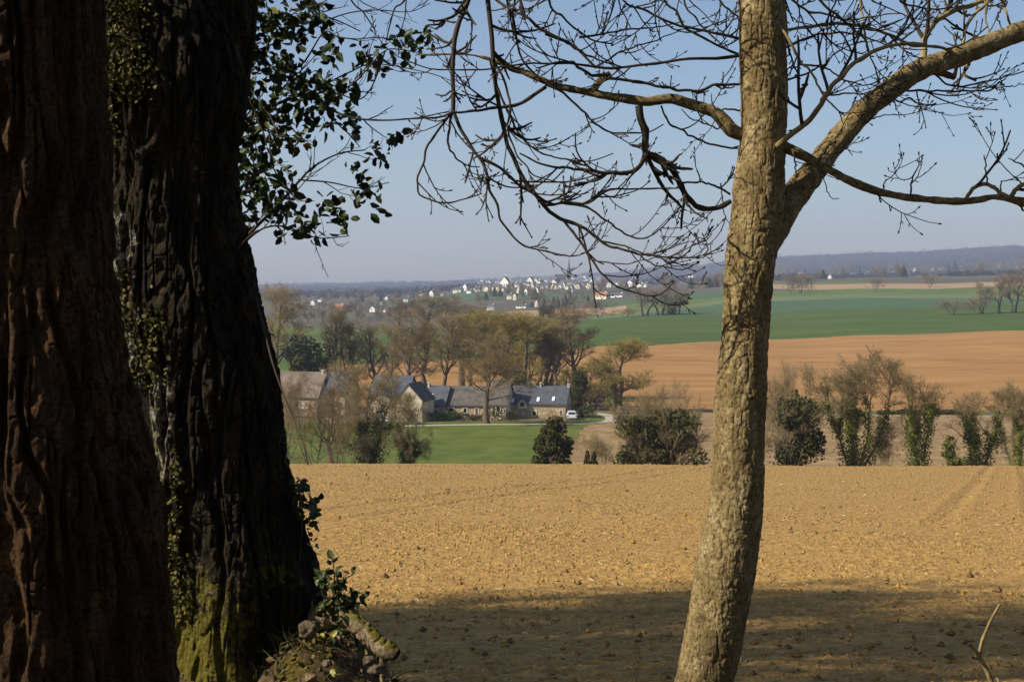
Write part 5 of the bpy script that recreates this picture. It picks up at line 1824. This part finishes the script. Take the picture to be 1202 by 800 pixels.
# ---- the holly behind the dark oak
D4 = 6.7
hx = W(232, 300, D4)
t4 = empty('holly_tree', (hx[0], D4, -1.9), 'holly with dark glossy leaves hanging out from behind the dark trunk', 'tree')
o4 = np.array(t4.location)
st, ln = MB(), MB()
P, R = trace(((232, 900), (236, 600), (240, 300), (246, 100), (250, -120)), 26, 10, D4, D4, 40, o4)
st.tubes(P, R, 10)
HB = [(((244, 330), (275, 292), (297, 270), (327, 240), (350, 214), (369, 195), (399, 180), (429, 176)), 5, 1.4), (((350, 211), (387, 214), (425, 221), (457, 214)), 2, 1),
      (((270, 296), (286, 285), (309, 268), (335, 266), (372, 279), (410, 277)), 3, 1), (((246, 40), (282, 60), (309, 71), (335, 90), (384, 101)), 4.5, 1.5),
      (((246, 90), (279, 112), (316, 124), (357, 112), (402, 135), (440, 141), (485, 139), (526, 131)), 5, 1.2), (((242, 165), (260, 157), (286, 146), (309, 130), (335, 128)), 5, 2),
      (((308, 125), (316, 157), (320, 195), (346, 232), (369, 236)), 2.6, 1), (((246, 10), (275, 5), (310, 20), (345, 20), (380, 20), (395, 24), (411, 31), (423, 37)), 4, 1.2),
      (((330, 85), (355, 75), (380, 38), (395, 43), (418, 46), (446, 44), (470, 50)), 2.4, 1.2), (((380, -60), (412, 0), (426, 14), (441, 37)), 3, 1.4), (((500, -50), (475, 0), (464, 9), (458, 28), (454, 45)), 3.4, 1.4),
      (((355, 113), (390, 106), (415, 98), (449, 62), (468, 58), (490, 62)), 2.4, 1.2), (((452, 60), (444, 84), (434, 106), (420, 117), (394, 110), (372, 118)), 2, 1.1), (((335, 265), (345, 230), (366, 200), (370, 160)), 1.6, .8),
      (((300, 60), (350, 40), (400, 18), (440, 12), (480, 14), (505, 4)), 2.2, .9), (((380, 100), (410, 85), (440, 75), (500, 85), (530, 95)), 2, .9), (((262, 250), (266, 200), (280, 170), (290, 140)), 3, 1.4),
      (((340, 12), (372, 6), (400, -10)), 2, 1), (((260, 220), (285, 236), (305, 262)), 3, 1.2)]
HP, HR = [], []
for k, (pts, w0, w1) in enumerate(HB):
    dd = D4 + (0, .25, -.3, .15, -.2, .3, -.15, .2, -.25)[k % 9]
    P, R = trace(pts, w0, w1, D4, dd, 40, o4)
    st.tubes(P, R, 6)
    HP.append(P)
    HR.append(R)
g = np.random.default_rng(31)
HP, HR = np.array(HP), np.array(HR)
HL = np.linalg.norm(np.diff(HP, axis=1), axis=2).sum(1)
A, RA = grow(HP, HR, HL * 7, .15, 1, (.08, .32), (25, 65), .7, .0020, .4, .12, 7, .5, g)
B, RB = grow(A, RA, 2.2, .2, 1, (.03, .10), (25, 60), .8, .0018, .4, .1, 4, .7, g)
st.tubes(A, RA, 4).tubes(B, RB, 3)
st.build('crown', M['twig'], t4)
CL = [(110, 30, 60), (170, 60, 60), (270, 60, 60), (300, 30, 40), (100, 160, 50), (200, 220, 50), (340, 170, 40), (280, 270, 90), (200, 270, 60), (350, 290, 60), (240, 340, 60), (320, 370, 50), (390, 380, 40),
      (440, 418, 30), (130, 440, 60), (200, 440, 50), (110, 520, 70), (60, 600, 60), (190, 560, 50), (150, 640, 60), (190, 690, 40), (250, 700, 50), (300, 720, 40), (370, 670, 40), (330, 640, 40), (460, 620, 50), (440, 560, 22),
      (490, 490, 32), (420, 530, 22), (540, 430, 40), (590, 150, 50), (560, 130, 40), (640, 100, 34), (470, 195, 55), (440, 170, 24), (400, 250, 26), (80, 690, 40), (40, 250, 50), (60, 330, 50), (90, 420, 50), (70, 480, 60), (50, 540, 60), (90, 90, 60),
      (150, 120, 60), (60, 20, 60), (230, 120, 50), (160, 210, 60), (100, 270, 50), (110, 350, 60), (170, 380, 50), (40, 420, 50), (240, 440, 30), (40, 160, 50), (120, 600, 50), (200, 620, 45), (240, 40, 50), (350, 130, 30)]
C = []
for cx, cy, r in CL:
    n = int(.0092 * r * r * 1.05) + 5
    q = g.normal(size=(n, 3)) * r * .5
    px, py = 260 + (cx + q[:, 0]) * .375, (cy + q[:, 1]) * .375
    d = D4 + q[:, 2] * .375 / F * D4 * 1.2 + .25 * (vnoise(cx * .02, cy * .02, 0, 4) - .5)
    C.append(np.stack([(px - CX) / F * d, d, -(py - HY) / F * d], 1))
C = np.concatenate(C) - o4
yl = g.random(len(C)) < .045
V, f = leaf_faces(C[~yl], .034 + .036 * g.random((~yl).sum()), g, aspect=.56, droop=.5)
MB().add(V, f).build('leaves', M['holly'], t4)
V, f = leaf_faces(C[yl], .040 + .02 * g.random(yl.sum()), g, aspect=.56, droop=.5)
MB().add(V, f).build('yellow_leaves', M['hollyyellow'], t4)


# ---- small plants round the foot of the dark oak
def sprig(name, label, cat, stems, leaves, d, leaf='holly', size=.045, group=None):
    z0 = min(-(p[1] - HY) / F * d for s in stems for p in s)
    x0 = (stems[0][0][0] - CX) / F * d
    t = empty(name, (x0, d, z0), label, cat, group)
    oo = np.array(t.location)
    b = MB()
    for s in stems:
        P, R = trace(s, 2.4, 1.2, d, d - .05, 20, oo)
        b.tubes(P, R, 5)
    b.build('stem', M['twig'], t)
    gg = np.random.default_rng(int(x0 * 1000) % 999)
    C = np.array([W(px + gg.normal() * s * .6, y + gg.normal() * s * .6, d + gg.normal() * .04) for px, y, s, n in leaves for _ in range(n)]) - oo
    V, f = leaf_faces(C, size * (.7 + .6 * gg.random(len(C))), gg, aspect=.6)
    MB().add(V, f).build('leaves', M[leaf], t)
    return t


sprig('holly_sprig', 'upright holly sprig standing out from the right edge of the dark trunk', 'plant', (((348, 690), (353, 640), (355, 600), (352, 562)), ((354, 620), (364, 605), (374, 600))),
      ((352, 566, 8, 8), (360, 580, 8, 10), (350, 590, 8, 8), (366, 592, 6, 8), (362, 610, 8, 10), (372, 602, 4, 4), (362, 622, 4, 3), (368, 638, 4, 5), (347, 575, 6, 6)), 5.9)
sprig('ivy_plant', 'dark ivy plant at the right foot of the dark trunk', 'plant', (((392, 740), (392, 700), (392, 670), (390, 656)), ((394, 700), (404, 680), (414, 674)), ((385, 740), (380, 700), (376, 680))),
      ((391, 660, 4, 5), (396, 672, 7, 9), (412, 674, 5, 6), (384, 690, 10, 20), (400, 690, 10, 22), (410, 705, 12, 26), (395, 712, 12, 34), (380, 715, 12, 26), (420, 703, 8, 12), (400, 730, 10, 20), (377, 674, 5, 6)), 5.75, 'holly', .04)
sprig('seedling', 'two leaved bright seedling on the mossy bank beside the pale stone', 'plant', (((380, 765), (379, 752)),), ((378, 749, 3, 3), (386, 748, 3, 3)), 5.45, 'hollyyellow', .035)
sprig('seedling', 'tiny yellow green seedling low on the mossy bank', 'plant', (((393, 805), (392, 794)),), ((392, 793, 3, 4),), 5.4, 'hollyyellow', .03)


M['stonemoss'] = bark_mat('brown field stone', L(.07, .05, .03), L(.30, .225, .14), L(.17, .125, .075), 50, MO, None, 18, (1, 1, 1), .02, 40)


def stone(px, y, w, d, label, m='stonemoss', sd=0):
    c = W(px, y, d)
    g = np.random.default_rng(sd)
    nu, nv = 28, 18
    u = np.linspace(0, 2 * math.pi, nu, endpoint=False)
    v = np.linspace(.02, math.pi - .02, nv)
    U, Vv = np.meshgrid(u, v)
    n = np.stack([np.cos(U) * np.sin(Vv), np.sin(U) * np.sin(Vv), np.cos(Vv)], -1)
    r = w / 2 / F * d
    rad = r * (.65 + 1.0 * (fbm(n[..., 0] * 1.8 + sd, n[..., 1] * 1.8, n[..., 2] * 1.8, sd, 4) - .2))
    P = n * rad[..., None] * (1, .9, .75)
    idx = np.arange(nu * nv).reshape(nv, nu)
    nx = np.roll(idx, -1, 1)
    q = np.stack([idx[:-1], idx[1:], nx[1:], nx[:-1]], -1).reshape(-1, 4)
    ms = MB().add(P.reshape(-1, 3), q)
    ms.attr['moss'] = .25 * n[..., 2] + .9 * (fbm(n[..., 0] * 2, n[..., 1] * 2, n[..., 2] * 2 + sd, 8, 2) - .5)
    o = ms.build('stone', M[m])
    o.location = c
    tag(o, label, 'stone', 'stones on the bank')


stone(362, 738, 26, 5.6, 'pale rough stone against the right foot of the dark trunk', sd=3)
stone(433, 775, 16, 5.5, 'small pale stone under the exposed root', sd=5)
stone(384, 778, 13, 5.4, 'tan stone in the middle of the mossy bank', sd=7)
stone(442, 783, 22, 5.5, 'larger tan stone at the right end of the bank below the root', sd=8)
stone(365, 795, 16, 5.35, 'brown stone at the bottom of the bank', 'bank', sd=9)

# bare sapling at the lower right
ts = empty('bare_sapling', (W(1180, 1240, 3.1)[0], 3.1, -1.75), 'bare pale broken sapling stem at the lower right corner', 'sapling')
os_ = np.array(ts.location)
b = MB()
for pts, w0, w1, d0, d1 in ((((1184, 1260), (1178, 1000), (1168, 830), (1160, 790), (1149, 770)), 9, 6, 3.1, 3.0), (((1149, 772), (1153, 752), (1157, 742), (1163, 728), (1174, 708)), 5, 3, 3.0, 2.95), (((1150, 772), (1145, 764), (1139, 757)), 6, 4, 3.0, 2.98), (((1147, 772), (1142, 771)), 4, 3, 3.0, 2.98)):
    P, R = trace(pts, w0, w1, d0, d1, 30, os_)
    b.tubes(P, R, 10)
b.build('stem', M['limb'], ts)

# ---- hedgerow trees left of the view: their crowns throw the shade that crosses the field
for k, (x, y, h, kind) in enumerate(((-9.6, 8.7, 14.5, 'oak2'), (-13.2, 9.0, 15, 'airy'), (-17.5, 8.4, 17, 'oak2'), (-7.0, 9.0, 11., 'airy2'), (-11.4, 6.3, 13, 'oak2'), (-20, 6.2, 17, 'airy'), (-6.1, 6.6, 10.5, 'airy'), (-15.5, 5.0, 13, 'airy2'), (-8.3, 7.4, 12, 'airy'), (-3.5, 5.75, 4.4, 'ivycolumn'))):
    (tm, cm, im), h0 = PROTO[kind]
    near = x > -5
    z0 = float(bank_z(x, y)) if near else float(z_field(np.array(x), np.array(y)))
    lab = ('tall leafless hedgerow tree beyond the left edge, its shade falling across the field', 'hedgerow trees beyond the left edge')
    if near:  # ivy column added out of view to shade the old trunks
        lab = ('unseen ivy column added beyond the left edge to shade the old trunks', 'shade casters added beyond the left edge')
    o_ = empty('hedgerow_tree', (x, y, z0 - .2), lab[0], 'tree', lab[1])
    s = h / h0
    o_.scale = (s * .95, s * (.62 if not near else .55), s)
    o_.rotation_euler.z = (k % 2) * math.pi if not near else 0
    for me in (tm, cm, im):
        if me is not None:
            c = bpy.data.objects.new(me.name.split('.')[0], me)
            col.objects.link(c)
            c.parent = o_

# ---- evergreens and oaks added behind the viewer to block sky light
for k, (x, y, h, kind, lab) in enumerate(((-4.5, -5.5, 9, 'hollybush', 'big evergreen added at the left behind the viewer to block sky light'), (1.5, -6.5, 10, 'hollybush', 'big evergreen added straight behind the viewer to block sky light'), (7.5, -5.5, 9.5, 'hollybush', 'big evergreen added at the right behind the viewer to block sky light'),
                                          (14., -3.5, 9, 'hollybush', 'farthest evergreen added at the right behind the viewer to block sky light'), (4.5, -4., 14, 'oak', 'tall leafless oak added behind the viewer to block sky light'), (11, -4.5, 14, 'oak2', 'second leafless oak added behind the viewer to block sky light'))):
    (tm, cm, im), h0 = PROTO[kind]
    o_ = empty(_pn.get(kind, 'bare_tree'), (x, y, float(bank_z(x, y)) - .2), lab, 'tree', 'trees added behind the viewer to block sky light')
    s = h / h0
    o_.scale = (s * .85, s * .7, s)
    o_.rotation_euler.z = k * 1.7
    for me in (tm, cm, im):
        if me is not None:
            c = bpy.data.objects.new(me.name.split('.')[0], me)
            col.objects.link(c)
            c.parent = o_

# ------------------------------------------------------------------ air, light, camera
SUN_AZ, SUN_EL = 18., 38.      # degrees behind the picture plane at the left; height
to_sun = Vector((-math.cos(math.radians(SUN_AZ)) * math.cos(math.radians(SUN_EL)), -math.sin(math.radians(SUN_AZ)) * math.cos(math.radians(SUN_EL)), math.sin(math.radians(SUN_EL))))

hz = bpy.data.materials.new('pale air')
hz.use_nodes = True
nt = hz.node_tree
for n in list(nt.nodes):
    if n.type != 'OUTPUT_MATERIAL':
        nt.nodes.remove(n)
pv = nt.nodes.new('ShaderNodeVolumePrincipled')
pv.inputs['Color'].default_value = (.71, .77, 1, 1)
pv.inputs['Density'].default_value = HAZE
pv.inputs['Anisotropy'].default_value = .2
nt.links.new(pv.outputs[0], [n for n in nt.nodes if n.type == 'OUTPUT_MATERIAL'][0].inputs['Volume'])
lo = min(float(z_far(np.array((px - CX) / F * d), np.array(d))) for px in range(-500, 1701, 100) for d in (100, 140, 165, 200, 225, 300, 6000, 6900))
lo = min(lo, -60.)
x0 = 5200.
mbz = MB().box((0, 3470, (lo - 25 + 330) / 2), (2 * x0, 7080, 330 - lo + 25))
tag(mbz.build('haze', hz, smooth=False), kind='stuff')

w = bpy.data.worlds.new('World')
sc.world = w
w.use_nodes = True
nt = w.node_tree
bg = nt.nodes['Background']
sky = nt.nodes.new('ShaderNodeTexSky')
sky.sky_type = 'NISHITA'
sky.sun_disc = False
sky.sun_elevation = math.radians(SUN_EL)
sky.sun_rotation = math.atan2(to_sun.x, to_sun.y) % (2 * math.pi)
sky.altitude = 100
sky.air_density = AIR
sky.dust_density = DUST
sky.ozone_density = OZONE
bg.inputs['Strength'].default_value = SKY
nt.links.new(sky.outputs[0], bg.inputs['Color'])

sl = bpy.data.lights.new('sun', 'SUN')
sl.energy = SUN
sl.angle = math.radians(.55)
sl.color = (1, .93, .80)
so = bpy.data.objects.new('sun', sl)
col.objects.link(so)
so.rotation_euler = to_sun.to_track_quat('Z', 'Y').to_euler()
so.location = (-30, -5, 40)

cam = bpy.data.cameras.new('camera')
cam.sensor_width = 36
cam.lens = 36 * F / 1202
cam.shift_y = -(400 - HY) / 1202
cam.clip_start = .1
cam.clip_end = 30000
co = bpy.data.objects.new('camera', cam)
col.objects.link(co)
co.location = (0, 0, 0)
co.rotation_euler = (math.radians(90), 0, 0)
sc.camera = co

sc.view_settings.view_transform = 'Standard'
sc.view_settings.look = 'None'
sc.view_settings.gamma = 1
sc.view_settings.use_curve_mapping = False
sc.view_settings.exposure = EXPOSURE
sc.render.engine = 'CYCLES'
c = sc.cycles
c.use_denoising = True
c.denoiser = 'OPENIMAGEDENOISE'
c.max_bounces = 5
c.diffuse_bounces = 3
c.glossy_bounces = 2
c.transmission_bounces = 2
c.volume_bounces = 0
c.transparent_max_bounces = 4
c.use_adaptive_sampling = True
c.adaptive_threshold = .015
